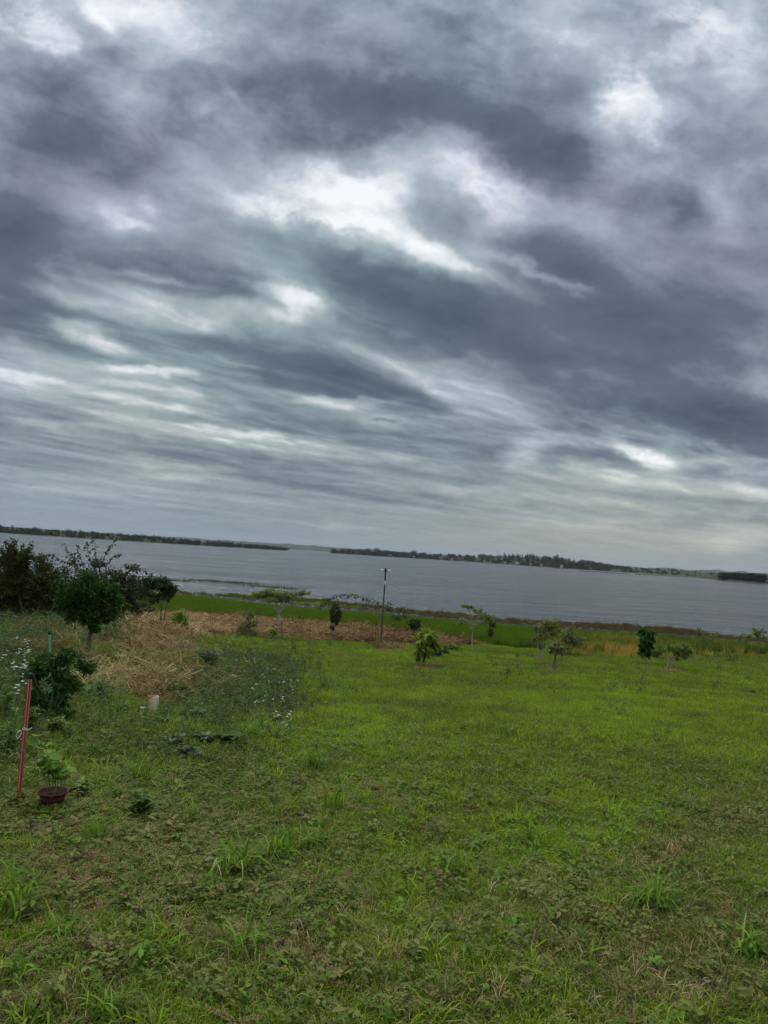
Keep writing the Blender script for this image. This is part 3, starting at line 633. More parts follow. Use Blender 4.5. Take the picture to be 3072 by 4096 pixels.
# ---------------------------------------------------------------- straw, mulch, marsh
x, y, z = sample(6, 34, 60); g = regions(x, y, z); ok = rng.uniform(0, 1, len(x)) < g['straw']*np.clip(.62+1.7*fbm(x*.9, y*.9, 95, 4, .6), .03, 1)
x, y, z = keep(ok, x, y, z); g = regions(x, y, z); n = len(x)
scatter('straw_heap', 'cut yellow brown straw lying in heaps on the low mound at the left', 'straw', np.stack([x, y, z+rng.uniform(0, .10, n)*g['straw']], -1), rng.uniform(.7, 1.4, n), np.clip(.46+.5*fbm(x*1.3, y*1.3, 91, 4)+rng.normal(0, .2, n), 0, 1), K_straw, M_straw, .38)
x, y, z = sample(19, 52, 26); g = regions(x, y, z); ok = rng.uniform(0, 1, len(x)) < g['mulch']*np.clip(.85+1.3*fbm(x*.5, y*1.1, 98, 4, .6), .08, 1)
x, y, z = keep(ok, x, y, z); g = regions(x, y, z); n = len(x)
scatter('dry_mulch', 'reddish brown mown mulch drying in a strip in front of the reeds', 'mulch', np.stack([x, y, z+rng.uniform(0, .10, n)*(g['py'] < 2600)], -1), rng.uniform(.7, 1.5, n)*np.where(g['py'] < 2600, 1, .42), np.clip(.50+.16*np.clip((1200-g['px'])/400, -1, 1)+.5*fbm(x*.5, y*.9, 93, 3)+rng.normal(0, .16, n), 0, 1), K_mulch, M_mulch, .3)
x, y, z = sample(34, 84, 20); g = regions(x, y, z)
c_, s_, ys, yc = lake_z(x, y); ok = (g['marsh'] > .4) & (z > WATER+.01) & (rng.uniform(0, 1, len(x)) < np.clip((yc-y)/1.5+.75, .35, 1))
x, y, z, ys, yc = keep(ok, x, y, z, ys, yc); g = regions(x, y, z); n = len(x)
rt_ = np.clip(.66+.12*fbm(x*.15, y*.25, 97, 3)+rng.normal(0, .05, n)-.12*np.clip((y-yc+6)/6, 0, 1)-.14*np.clip((x-9)/8, 0, 1), .34, 1)
scatter('marsh_reeds', 'dense bright green marsh grass between the lawn and the lake', 'reeds', np.stack([x, y, z], -1), rng.uniform(.5, 1.05, n)*np.clip((yc-y-2.0)/8*(y < yc+.5)+.30*(y >= yc+.5), .14, 1), rt_, K_reed, M_reed, .08)
x, y, z = sample(46, 84, 16); c_, s_, ys, yc = lake_z(x, y); pxx, _ = project(np.stack([x, y, z], -1))
edge = np.exp(-((y-ys+.6)/1.0)**2)+.5*np.exp(-((y-ys+2)/1.5)**2)+.35*np.exp(-((y-yc-1.2)/.8)**2); dens = .45+.35*fbm(x*.3, y*.3, 101, 3)+.3*((pxx > 2300) & (pxx < 2800))
ok = (rng.uniform(0, 1, len(x)) < edge*dens) & (z > WATER-.22); x, y, z, pxx = keep(ok, x, y, z, pxx); n = len(x)
bt = .04+.34*rng.uniform(0, 1, n)**1.3+.20*(pxx < 1300)
scatter('shore_sedge', 'rusty brown and green sedge along the edge of the lake', 'reeds', np.stack([x, y, np.maximum(z, WATER-.05)], -1), rng.uniform(.35, .95, n)*(1+.1*((pxx > 2300) & (pxx < 2800))), bt, K_sedge, M_reed, .1)
x, y, z = sample(20, 50, 30); g = regions(x, y, z); ok = rng.uniform(0, 1, len(x)) < .62*g['yellow']*np.clip(.8+fbm(x*.6, y*.6, 96, 3), .1, 1.5)
x, y, z = keep(ok, x, y, z); n = len(x)
scatter('yellow_reeds', 'tall yellow drying grass at the right end of the marsh', 'reeds', np.stack([x, y, z], -1), rng.uniform(.45, .95, n), np.clip(.5+rng.normal(0, .25, n), 0, 1), K_rush, M_yellow, .12)
# reed islands standing in the shallows at the left
isl = [water_pt(*p) for p in ((820,2322),(905,2330),(960,2332),(1060,2348),(1120,2352),(700,2322))]; ex = [(2.0,.35),(2.2,.4),(1.8,.4),(1.6,.3),(1.4,.3),(1.2,.3)]
pp = np.vstack([np.stack([c[0]+rng.normal(0, e[0], 60), c[1]+rng.normal(0, e[1]*2, 60), np.full(60, WATER-.04)], -1) for c, e in zip(isl, ex)])
scatter('water_reeds', 'thin reed beds standing out in the shallow water at the left', 'reeds', pp, rng.uniform(.3, .7, len(pp)), rng.uniform(.15, .6, len(pp)), K_sedge, M_reed, .1)

# ================================================================ plants one by one
BARK = simple('bark', (.16,.125,.09), .9, .1, scale=40, bump=.5); BARK_PALE = simple('pale_bark', (.34,.31,.26), .85, .1, scale=30, bump=.4)
STEM = simple('green_stem', (.13,.17,.05), .6); STEM_DARK = simple('dark_stem', (.07,.065,.04), .7)
def LM(name, a, b, c, **k): return leaf_mat(name, [(0, a), (.5, b), (1, c)], **k)
G_dark = LM('dark_leaf', (.03,.05,.014), (.06,.09,.024), (.13,.175,.042), trans=.25)
G_bush = LM('bush_leaf', (.032,.040,.012), (.066,.078,.022), (.19,.20,.055), trans=.25)
G_citrus = LM('citrus_leaf', (.025,.060,.014), (.045,.110,.018), (.095,.190,.035), trans=.3, rough=.4, spec=.4)
G_mul = LM('broad_dark_leaf', (.034,.046,.020), (.058,.080,.030), (.125,.155,.055), trans=.3)
G_lime = LM('lime_leaf', (.13,.20,.025), (.21,.30,.035), (.34,.38,.05), trans=.45)
G_pale = LM('pale_green_leaf', (.12,.165,.045), (.22,.28,.080), (.34,.39,.13), trans=.4)
G_brown = LM('brownish_leaf', (.15,.135,.045), (.20,.24,.065), (.36,.40,.11), trans=.3)
G_mid = LM('green_leaf', (.09,.145,.03), (.165,.25,.045), (.30,.40,.08), trans=.35)
G_soft = LM('soft_green_leaf', (.07,.13,.035), (.12,.21,.05), (.20,.31,.075), trans=.4)
G_kale = LM('blue_green_leaf', (.07,.11,.065), (.12,.175,.10), (.20,.27,.16), trans=.2)
G_seed = LM('seedling_leaf', (.08,.17,.03), (.15,.28,.04), (.26,.42,.06), trans=.45)

def crown_twigs(wood, leaves, src, c, rad, ntw, nl, lf, droop, tr, spread=.5, shell=.55, updir=0.0):
    """ntw twigs from src fill an ellipsoid (centre c, radii rad), nl leaves on the outer part of each"""
    kind, ll, lw = lf
    for _ in range(ntw):
        v = rng.normal(0, 1, 3); v /= np.linalg.norm(v); tip = c+v*rad*(shell+(1-shell)*rng.uniform(0, 1))**.6*rng.uniform(.65, 1.08)
        s = src if src is not None else c-np.array((0, 0, rad[2]))
        m = s*.45+tip*.55+rng.normal(0, .12, 3)*rad; m[2] += updir*rad[2]
        f = np.linspace(0, 1, 5)[:, None]; path = (1-f)**2*s+2*f*(1-f)*m+f*f*tip
        wood.tube(path, np.linspace(tr, tr*.3, 5), 3, False)
        g = rng.uniform(1-spread, 1.0, nl)[:, None]; p = (1-g)**2*s+2*g*(1-g)*m+g*g*tip; tg = 2*(1-g)*(m-s)+2*g*(tip-m)
        p = p+rng.normal(0, .06, p.shape)*rad
        d = unit(tg)*.6+rng.normal(0, .6, p.shape)+np.array((0, 0, -droop))
        put_leaves(leaves, kind, p, d, ll*rng.uniform(.6, 1.25, nl), lw*rng.uniform(.7, 1.2, nl), np.clip(rng.normal(.45, .24, nl), 0, 1), un=.8)
def px2m(Yd): return Yd/F
def plant(name, label, cat, base, trunks, lobes, leaf, mat, bark=None, droop=.3, group=None, spread=.55, dY=0, crown='crown', wood_name='trunk', updir=0.0, depth_k=1.0, tr=None):
    """base: pixel of the foot on the ground; trunks: polylines (px,py,radius px); lobes: (px,py,rx,ry,twigs,leaves)"""
    b = hit(*base); Yd = b[1]+dY; k = px2m(Yd)
    root = thing(name, label, cat, tuple(b), group); W_, Lf = Acc(), Acc(); ends = []
    for tk in trunks:
        P = np.array([at_y(q[0], q[1], Yd+rng.normal(0, .02)*Yd*.02) for q in tk]); r = np.array([q[2] for q in tk])*k
        if abs(tk[0][1]-base[1]) < 30: P[0] = P[0]*.0+np.array((P[0][0], Yd, float(T(P[0][0], Yd))-.05))
        if len(P) > 2 or True:
            s = np.linspace(0, 1, len(P)); t_ = np.linspace(0, 1, max(6, len(P)*3)); P = np.stack([np.interp(t_, s, P[:, i]) for i in range(3)], -1); r = np.interp(t_, s, r)
            P[1:-1] += rng.normal(0, .25, P[1:-1].shape)*k*2.0
        W_.tube(P, r, 7); ends.append(P)
    allp = np.vstack(ends) if ends else b[None]
    for (lx, ly, rx, ry, ntw, nl) in lobes:
        off = rng.normal(0, .35)*rx*k if len(lobes) > 1 else 0
        fl = 1.06 if lx > 900 else 1.0; rx, ry, ntw = rx*fl, ry*fl, max(3, int(ntw*(.78 if lx > 900 else 1)))
        c = at_y(lx, ly, Yd+off); rad = np.array((rx*k, max(rx, ry)*k*depth_k, ry*k))
        q = allp[allp[:, 2] <= max(c[2], b[2]+.1)]; q = q if len(q) else allp
        s = q[np.argmin(np.linalg.norm((q-c)*np.array((1, 1, .7)), axis=1))]
        crown_twigs(W_, Lf, s, c, rad, ntw, nl, leaf, droop, tr or max(.0025, .5*k), spread, updir=updir)
    W_.obj(wood_name, bark or BARK, root, True); Lf.obj(crown, mat, root)
    return root

# -- left side
plant('bush', 'large dense dark green bush with small leaves filling the left edge of the photo', 'bush', (110,2478),
      [[(100,2478,6),(80,2400,5),(60,2300,3)],[(140,2478,5),(170,2400,4),(180,2330,3)],[(60,2478,5),(10,2400,4)]],
      [(60,2320,110,95,150,40),(10,2380,110,90,130,38),(170,2340,100,80,150,40),(110,2420,140,50,150,38),(235,2390,75,65,100,36),(-60,2330,80,100,40,30),(270,2430,60,45,60,30),
       (105,2220,30,60,34,30),(30,2205,34,60,34,30),(65,2245,70,46,50,30),(165,2250,48,55,44,30),(-20,2220,36,50,20,28),(128,2180,10,26,8,20),(20,2172,10,24,8,20),(62,2178,9,24,7,18),(220,2300,36,30,24,26)],
      ('oval', .080, .046), G_bush, droop=-.1, depth_k=.8)
plant('shrub', 'dark low shrub between the big left bush and the leafy arching tree', 'shrub', (290,2475),
      [[(290,2475,3),(285,2430,2)]], [(270,2420,70,45,70,30),(320,2440,60,35,50,30),(230,2450,60,25,40,26)], ('oval', .075, .04), G_dark, droop=.1)
mul_tr = [[(440,2490,6),(420,2400,5),(380,2330,4),(300,2270,1.6),(235,2235,1),(195,2215,.6)],
          [(420,2400,4),(370,2320,3),(290,2250,1.2),(255,2175,.6)],[(420,2400,4),(400,2320,3),(330,2260,1.2),(302,2172,.6)],
          [(420,2400,4),(390,2300,3),(352,2220,1.2),(346,2168,.6)],[(430,2400,4),(400,2290,2.6),(380,2220,1.2),(376,2148,.6)],
          [(430,2400,4),(395,2280,2.6),(430,2200,1),(466,2162,.6)],[(440,2400,4),(420,2270,2.4),(455,2222,1),(488,2218,.6)],
          [(440,2400,4.5),(480,2310,3),(540,2265,1.5),(606,2295,.8)],[(440,2400,4),(520,2360,3),(590,2360,2),(640,2440,1)],[(440,2400,4),(510,2400,3),(560,2430,1.6),(600,2490,1)],
          [(590,2440,1.6),(625,2370,1.4)]]
mul = plant('mulberry_tree', 'tree of long arching branches with large dark leaves, rising against the water at the left', 'tree', (440,2492), mul_tr,
      [(440,2300,80,45,60,10),(500,2320,80,50,70,10),(560,2345,75,50,64,10),(470,2370,100,60,90,10),(560,2410,95,50,70,10),(250,2330,60,50,36,9),(230,2270,50,40,18,8),(440,2440,90,40,60,10),(300,2240,50,40,16,8),(360,2300,60,35,26,9),(390,2250,40,30,16,8),(530,2270,50,22,16,8),(600,2320,35,25,14,8),(520,2450,70,25,16,8),(600,2470,50,20,12,8)],
      ('heart', .135, .085), G_mul, STEM_DARK, droop=.55)
def leaves_along(root, name, tk, Yd, n, leaf, mat, droop, jit=.045, f0=.35):
    """leaves set alternately along given stems"""
    a = Acc()
    for line_ in tk:
        P = np.array([at_y(q[0], q[1], Yd) for q in line_]); s = np.linspace(0, 1, len(P)); f = np.linspace(f0, 1.0, n)
        p = np.stack([np.interp(f, s, P[:, i]) for i in range(3)], -1); d0 = unit(P[-1]-P[0]); side = unit(np.cross(d0, (0, 1, 0))); sg = np.where(np.arange(n) % 2, 1, -1)[:, None]
        d = side*sg*.8+d0*.3+rng.normal(0, .35, p.shape)+np.array((0, 0, -droop))
        put_leaves(a, leaf[0], p+rng.normal(0, jit, p.shape), d, leaf[1]*rng.uniform(.6, 1.2, n), leaf[2]*rng.uniform(.7, 1.1, n), np.clip(rng.normal(.4, .25, n), 0, 1), un=1.2)
    return a.obj(name, mat, root)
leaves_along(mul, 'leafy_shoots', [t_[-3:] for t_ in mul_tr[:8]], parent_world(mul)[1], 26, ('heart', .155, .105), G_mul, .8, f0=.12)
plant('citrus_tree', 'small glossy green citrus tree on a short forked trunk at the edge of the straw', 'tree', (352,2612),
      [[(346,2614,6),(352,2560,5.5),(366,2500,4.5),(350,2440,3)],[(360,2612,4),(362,2560,3.5),(372,2505,3),(390,2450,2)],[(366,2500,3),(410,2480,2),(430,2440,1.5)],[(362,2510,3),(310,2450,2)]],
      [(345,2345,70,50,44,16),(400,2400,78,52,46,16),(325,2425,74,48,38,16),(248,2325,30,20,12,12),(470,2395,32,24,14,12),(232,2410,26,26,10,12),(365,2290,24,22,10,12),(455,2460,34,26,12,12),(262,2470,26,22,8,12),(275,2370,50,46,34,17),(440,2350,46,36,28,17),(360,2470,48,30,40,20),(410,2470,36,20,16,18),(330,2310,26,26,14,18),(300,2440,40,30,24,18),(385,2512,26,18,8,14)],
      ('oval', .085, .042), G_citrus, droop=.15)
plant('slender_shrub', 'slender dark leaved shrub on thin bare stems at the right end of the left thicket', 'shrub', (640,2530),
      [[(636,2530,2.2),(646,2440,2),(655,2360,1.2)],[(646,2525,2),(664,2430,1.6),(690,2350,1)],[(655,2505,1.6),(640,2420,1.3),(600,2350,1)]],
      [(652,2335,44,34,60,14),(604,2330,36,34,40,14),(692,2352,26,24,26,12),(665,2385,38,26,30,12),(645,2308,26,14,12,10),(610,2390,30,26,20,12)],
      ('oval', .10, .045), G_mul, STEM_DARK, droop=.3)
plant('mango_sapling', 'small drooping lime green sapling between the dark thicket and the grey stake', 'sapling', (722,2538),
      [[(720,2538,1.6),(722,2480,1.2),(722,2448,.8)]], [(722,2470,30,22,16,11),(705,2495,26,20,14,10),(742,2490,22,18,10,10),(722,2450,14,14,6,8)], ('lance', .22, .055), G_lime, STEM, droop=1.0)

# -- middle row
plant('dark_shrub', 'dark bushy shrub with twiggy top on the edge of the brown mulch', 'shrub', (1000,2544),
      [[(1000,2544,3),(995,2490,2.4),(1000,2440,1.4)],[(1002,2544,2),(1025,2490,1.6),(1032,2435,1)],[(998,2544,2),(965,2510,1.4)]],
      [(1000,2460,26,32,44,12),(985,2500,40,26,50,14),(1035,2442,13,16,14,10),(1000,2526,50,14,40,14),(1012,2495,30,26,30,12),(965,2520,30,12,16,12)], ('oval', .085, .042), G_brown, droop=.1)
plant('flat_topped_tree', 'flat topped young tree with pale green layered crown on a thin forked trunk', 'tree', (1113,2553),
      [[(1113,2553,4.2),(1114,2500,3.8),(1117,2452,3.4)],[(1117,2455,2.8),(1095,2428,2.2),(1063,2404,1.6),(1035,2385,1)],[(1117,2455,2.8),(1140,2425,2.2),(1156,2412,1.6),(1200,2385,1)],[(1117,2455,2.2),(1112,2420,1.8),(1100,2390,1.2)],[(1118,2455,2.2),(1132,2410,1.5),(1150,2380,1)]],
      [(1045,2378,40,15,60,14),(1105,2370,48,14,70,14),(1165,2380,42,13,54,14),(1208,2368,32,8,30,12),(1085,2398,34,10,34,12),(1135,2396,34,10,30,12),(1024,2372,22,9,20,12),(1075,2358,24,7,18,12),(1232,2368,12,5,8,8)],
      ('lance', .13, .042), G_pale, BARK_PALE, droop=.35, updir=.25)
plant('papaya_seedling', 'tiny yellow and green seedling at the foot of the flat topped tree', 'seedling', (1094,2552),
      [[(1094,2552,1),(1094,2518,.8)]], [(1090,2518,14,12,9,5),(1102,2530,12,12,6,5)], ('oval', .17, .10), G_lime, STEM, droop=.9)
plant('oval_sapling', 'dark oval crowned sapling under the tip of the arching bamboo', 'sapling', (1337,2558),
      [[(1337,2558,2.6),(1338,2510,2.4),(1343,2450,1.6)]], [(1343,2440,27,26,70,14),(1345,2468,27,26,70,14),(1330,2510,11,10,14,12),(1340,2486,18,14,24,12),(1345,2415,14,10,14,12)], ('oval', .10, .055), G_dark, BARK_PALE, droop=.3)
plant('thin_shrub', 'thin see-through shrub of bare stems close to the left of the lamp post', 'shrub', (1502,2594),
      [[(1500,2594,1.4),(1503,2520,1.1),(1508,2430,.6)],[(1504,2594,1.2),(1512,2510,.9),(1522,2440,.5)],[(1498,2594,1.2),(1492,2530,.8),(1486,2465,.5)]],
      [(1500,2575,34,16,26,8),(1505,2450,18,34,16,5),(1490,2500,14,30,10,5),(1520,2560,16,16,10,6)], ('oval', .06, .03), G_mid, STEM_DARK, droop=.2)
plant('round_sapling', 'dark round headed sapling held between two thin reddish stakes', 'sapling', (1655,2564),
      [[(1653,2564,1.5),(1656,2520,1.3),(1658,2495,1)]], [(1645,2490,20,17,40,13),(1672,2492,20,17,40,13),(1658,2506,24,14,36,13),(1658,2480,22,9,20,12)], ('oval', .10, .055), G_dark, droop=.2)
plant('lime_sapling', 'bright yellow green sapling with large drooping leaves in a bare ring of soil', 'sapling', (1696,2665),
      [[(1696,2665,1.8),(1698,2600,1.5),(1706,2540,1.1)],[(1698,2620,1.2),(1725,2570,.8)],[(1698,2600,1.2),(1680,2560,.8)]],
      [(1712,2540,38,10,18,9),(1690,2560,28,16,18,9),(1730,2570,28,22,20,9),(1700,2590,34,20,20,9),(1690,2622,20,10,7,7),(1718,2530,20,8,8,8)], ('lance', .26, .085), G_lime, STEM, droop=.75)
plant('low_shrub', 'low dark spreading shrub just right of the lime green sapling', 'shrub', (1735,2628),
      [[(1735,2628,1.6),(1745,2605,1.1)],[(1737,2626,1.4),(1790,2592,.8)]], [(1740,2610,34,13,40,12),(1768,2600,30,11,28,12),(1805,2590,28,8,20,10)], ('oval', .085, .042), G_dark, droop=.1)
plant('low_leafy_plant', 'low yellow green fan of leaves lying in a bare patch of lawn', 'plant', (1268,2622),
      [[(1268,2622,1),(1268,2610,.8)]], [(1250,2612,22,7,12,6),(1280,2610,24,8,14,6)], ('lance', .17, .05), G_lime, STEM, droop=.1)
plant('twig_sapling', 'spindly sapling with a dark flat top on the near edge of the mulch', 'sapling', (1242,2592),
      [[(1242,2592,1.1),(1240,2550,.9),(1237,2520,.6)]], [(1238,2519,10,3,8,6),(1242,2560,8,16,6,4)], ('oval', .07, .035), G_brown, STEM_DARK, droop=.1)
plant('pale_trunked_tree', 'airy young tree with a pale trunk and sparse grey green leaves', 'tree', (1888,2606),
      [[(1887,2606,3),(1889,2550,2.8),(1892,2503,2.4)],[(1892,2505,2),(1884,2470,1.5),(1876,2440,1.2),(1865,2420,.8)],[(1892,2505,1.8),(1915,2470,1.3),(1940,2445,.9)],[(1892,2505,1.5),(1925,2488,1.1),(1955,2478,.8)],[(1888,2500,1.2),(1855,2475,.9),(1835,2480,.6)]],
      [(1870,2424,30,8,26,9),(1910,2436,28,8,20,8),(1945,2460,28,12,26,9),(1838,2482,20,14,16,8),(1935,2488,26,9,16,8),(1965,2478,18,10,16,9),(1895,2512,18,8,8,6)], ('lance', .13, .05), G_pale, BARK_PALE, droop=.6, updir=.2)
plant('vine_covered_post', 'upright column wrapped in dark green vine near the reeds', 'vine', (1960,2572),
      [[(1960,2572,5),(1962,2530,4.5),(1966,2486,3.5)]], [(1958,2555,8,14,24,12),(1962,2525,10,22,44,12),(1966,2490,18,14,44,12),(1982,2482,14,8,16,10),(1975,2500,14,10,12,8)], ('oval', .10, .06), G_dark, droop=.7)

# -- right group
plant('multi_stemmed_tree', 'loose multi-stemmed tree with a few orange leaves, left of the group on the right', 'tree', (2152,2642),
      [[(2152,2642,3.6),(2152,2590,3.2),(2150,2540,2.2),(2160,2490,1.2)],[(2160,2640,2),(2172,2580,1.6),(2185,2500,1)],[(2165,2642,1.6),(2180,2590,1.2),(2205,2500,.9)]],
      [(2165,2505,34,26,40,12),(2205,2490,36,20,44,12),(2150,2560,28,40,30,10),(2220,2520,36,26,34,12),(2180,2540,40,24,26,10),(2130,2550,18,20,12,8)], ('lance', .12, .045), G_brown, BARK_PALE, droop=.5)
plant('narrow_leaved_sapling', 'small sapling with drooping narrow leaves on a double trunk in front of the loose tree', 'sapling', (2213,2678),
      [[(2210,2678,2.6),(2216,2645,2.3),(2224,2605,1.6)],[(2216,2678,1.8),(2222,2640,1.6),(2226,2600,1)]],
      [(2222,2582,34,18,50,12),(2206,2596,22,13,20,11),(2240,2598,24,11,18,11),(2222,2568,24,14,20,10)], ('lance', .17, .04), G_brown, droop=.8)
plant('leafy_bush', 'rounded brown green bush at the right of the loose tree', 'bush', (2282,2618),
      [[(2272,2618,2),(2265,2570,1.6),(2270,2520,1)],[(2276,2618,1.8),(2300,2575,1.2)]],
      [(2270,2545,42,40,60,13),(2305,2558,34,30,44,13),(2262,2590,26,24,26,12),(2330,2550,18,16,14,10),(2280,2505,22,16,14,10)], ('lance', .13, .05), G_brown, droop=.35)
plant('low_dark_shrub', 'small dark shrub inside the yellow grass', 'shrub', (2467,2602), [[(2467,2602,1.2),(2467,2580,.8)]], [(2465,2578,18,16,30,10)], ('oval', .09, .045), G_brown, droop=.1)
plant('large_leaved_sapling', 'dark green column of large hanging leaves on a thin stem', 'sapling', (2581,2661),
      [[(2581,2661,2),(2583,2610,1.8),(2586,2530,1.2)]], [(2586,2520,26,16,20,9),(2586,2550,30,22,28,9),(2584,2582,28,20,22,9),(2578,2605,24,12,10,8)], ('heart', .26, .13), G_citrus, STEM, droop=1.3)
plant('rounded_bush', 'round dark bush behind the column of large leaves', 'bush', (2632,2636), [[(2630,2636,2),(2632,2605,1.3)]], [(2630,2600,34,28,70,12),(2660,2590,22,18,24,10),(2612,2612,22,18,20,10)], ('oval', .10, .05), G_mid, droop=.2)
plant('leaning_tree', 'lopsided small tree whose crown hangs out to the right of its stake-like trunk', 'tree', (2669,2679),
      [[(2669,2679,3),(2674,2640,2.6),(2680,2600,2)],[(2674,2642,1.8),(2705,2605,1.4),(2750,2590,.9)],[(2674,2650,1.6),(2700,2625,1.2),(2720,2618,.8)]],
      [(2700,2590,32,14,40,12),(2740,2585,36,14,44,12),(2765,2600,26,14,26,11),(2730,2615,40,16,44,12),(2705,2632,26,10,14,10),(2680,2588,18,14,14,10)], ('oval', .11, .05), G_mid, BARK_PALE, droop=.4)
plant('sparse_shrub', 'sparse twiggy shrub leaning by the lake edge right of the brown sedge', 'shrub', (2785,2622),
      [[(2785,2622,1.4),(2788,2570,1.2),(2798,2515,.8)],[(2786,2620,1.2),(2812,2560,.8),(2820,2528,.6)],[(2790,2600,1),(2840,2560,.7),(2866,2535,.6)]],
      [(2796,2530,16,24,20,8),(2820,2545,20,16,14,7),(2855,2540,24,12,16,7),(2795,2570,14,18,10,6)], ('oval', .10, .05), G_brown, STEM_DARK, droop=.2)
plant('open_bush', 'low open bush of thin twigs at the right end of the lawn', 'bush', (2925,2646), [[(2922,2646,1.2),(2920,2615,.8)],[(2926,2646,1),(2950,2612,.7)]],
      [(2915,2618,28,16,26,7),(2945,2625,20,13,16,7),(2905,2600,14,9,8,6)], ('oval', .10, .045), G_mid, STEM_DARK, droop=.1)
plant('umbrella_leaved_sapling', 'tall thin sapling with clusters of drooping leaves at the right edge', 'sapling', (3037,2636),
      [[(3037,2636,2),(3036,2580,1.7),(3034,2525,1.1)],[(3036,2580,1),(3062,2548,.7)]], [(3034,2518,26,12,12,9),(3034,2532,20,14,10,8),(3062,2546,14,10,8,7)], ('lance', .24, .075), G_pale, STEM, droop=1.1)
plant('lakeside_sapling', 'small pale sapling against the water, left of the tall one at the right edge', 'sapling', (2990,2612),
      [[(2990,2612,1.4),(2990,2545,1)]], [(2990,2536,22,12,14,8),(2985,2552,18,12,8,7)], ('lance', .22, .065), G_pale, STEM, droop=1.0)
plant('dead_brush', 'dark stub of broken twigs with a leaning stick in the lawn', 'brush', (1150,2645),
      [[(1140,2642,2.5),(1160,2615,2),(1172,2582,1.2)],[(1150,2642,1.5),(1168,2610,1.2)]], [(1140,2640,18,5,22,4),(1160,2600,6,10,6,3)], ('diamond', .05, .02), G_brown, STEM_DARK, droop=0, wood_name='stick', crown='twigs')

# -- arching bamboo
b = hit(1680, 2552); Yb = b[1]; bam = thing('arching_bamboo', 'long thin bamboo shoot arching to the left behind the lamp post', 'bamboo', tuple(b))
arc = [(1680,2552),(1661,2508),(1623,2476),(1580,2443),(1536,2416),(1493,2397),(1444,2381),(1406,2375),(1363,2375),(1325,2386),(1298,2410),(1284,2424)]
P = np.array([at_y(q[0], q[1], Yb+.25) for q in arc]); P[0] = b; s = np.linspace(0, 1, len(P)); tt = np.linspace(0, 1, 60); PP = np.stack([np.interp(tt, s, P[:, i]) for i in range(3)], -1)
PP[1:-1] = (PP[:-2]+PP[1:-1]*2+PP[2:])/4
w = Acc(); w.tube(PP, np.linspace(.020, .006, 60), 6); lf = Acc()
for i in range(22, 60):
    for _ in range(3):
        d = np.array((rng.normal(-.3, .5), rng.normal(0, .5), rng.uniform(-.9, .1))); tip = PP[i]+unit(d)*rng.uniform(.12, .32); w.tube([PP[i], tip], .003, 3, False)
        n = 4; f = rng.uniform(.4, 1, n)[:, None]; put_leaves(lf, 'lance', PP[i]*(1-f)+tip*f, unit(d)+rng.normal(0, .4, (n, 3))+np.array((0, 0, -.5)), rng.uniform(.10, .19, n), .030, rng.uniform(0, .8, n))
for (cx_, cy_, rx, ry, m) in ((1558,2416,14,12,5),(1606,2436,24,10,12),(1585,2475,26,12,14),(1555,2440,20,16,8),(1622,2466,14,9,6)):
    c = at_y(cx_, cy_, Yb+.2); crown_twigs(w, lf, PP[np.argmin(np.linalg.norm(PP-c, axis=1))], c, np.array((rx, rx, ry))*Yb/F, m, 9, ('lance', .16, .035), .4, .003)
w.obj('culm', STEM, bam, True); lf.obj('foliage', G_mul, bam)

# ================================================================ lamp post
b = hit(1524, 2572); Yl = b[1]; top = at_y(1545, 2272, Yl)[2]; H = top-b[2]; k = Yl/F
lamp = thing('lamp_post', 'black lamp post with two small white lamp heads standing before the reeds', 'lamp post', tuple(b))
BLK = simple('black_paint', (.010,.011,.013), .4, .5, var=.2); WHT = simple('white_plastic', (.78,.79,.80), .35, .5, var=.05); GRY = simple('concrete', (.30,.28,.26), .9, .1, scale=60, bump=.5)
a = Acc(); r = 2.6*k
a.lathe([(0, -.1), (r*1.15, -.1), (r*1.15, .02), (r, .03), (r, H*.775), (r*.8, H*.78), (r*.8, H*.83), (r*1.25, H*.835), (r*1.3, H*.95), (0, H*.95)], b, 16); a.obj('pole', BLK, lamp, True)
a = Acc(); a.lathe([(r*.82, H*.782), (r*1.08, H*.785), (r*1.08, H*.80), (r*.85, H*.803), (r*.85, H*.812), (r*1.08, H*.815), (r*1.08, H*.828), (r*.82, H*.83)], b, 16); a.obj('white_band', WHT, lamp, True)
a = Acc(); a.box(b+np.array((0, 0, H*.972)), (r*3.3, r*3.0, H*.055)); a.obj('top_box', BLK, lamp)
for sg in (-1, 1):
    a = Acc(); a.tube([b+np.array((sg*r*1.5, 0, H*.972)), b+np.array((sg*r*3.6, 0, H*.970))], r*.42, 8); arm = a.obj('arm', WHT, lamp, True)
    a = Acc(); n = 14; th = np.linspace(0, np.pi, n); rr = np.sin(th)**.8*r*1.25; xs = (1-np.cos(th))/2*r*5.0
    cc = np.array([b+np.array((sg*(r*3.2+x_), 0, H*.972-.012*abs(x_)/r*r*6)) for x_ in xs]); a.tube(cc, np.maximum(rr, .002), 14)
    head = a.obj('lamp_head', WHT, lamp, True)
lid = thing('drain_lid', 'faded red round concrete lid in the grass at the foot of the lamp post', 'lid', tuple(hit(1546, 2583)))
a = Acc(); c = np.array(lid.location); a.lathe([(0, .055), (.27, .055), (.29, .045), (.30, .0), (.30, -.05)], c, 32); RED = simple('red_paint', (.36,.09,.08), .8, .2, scale=9, var=.5); a.obj('cover', RED, lid, True)
a = Acc(); a.lathe([(.31, -.04), (.31, .035), (.36, .03), (.37, -.04)], c, 32); a.obj('rim', GRY, lid, True)

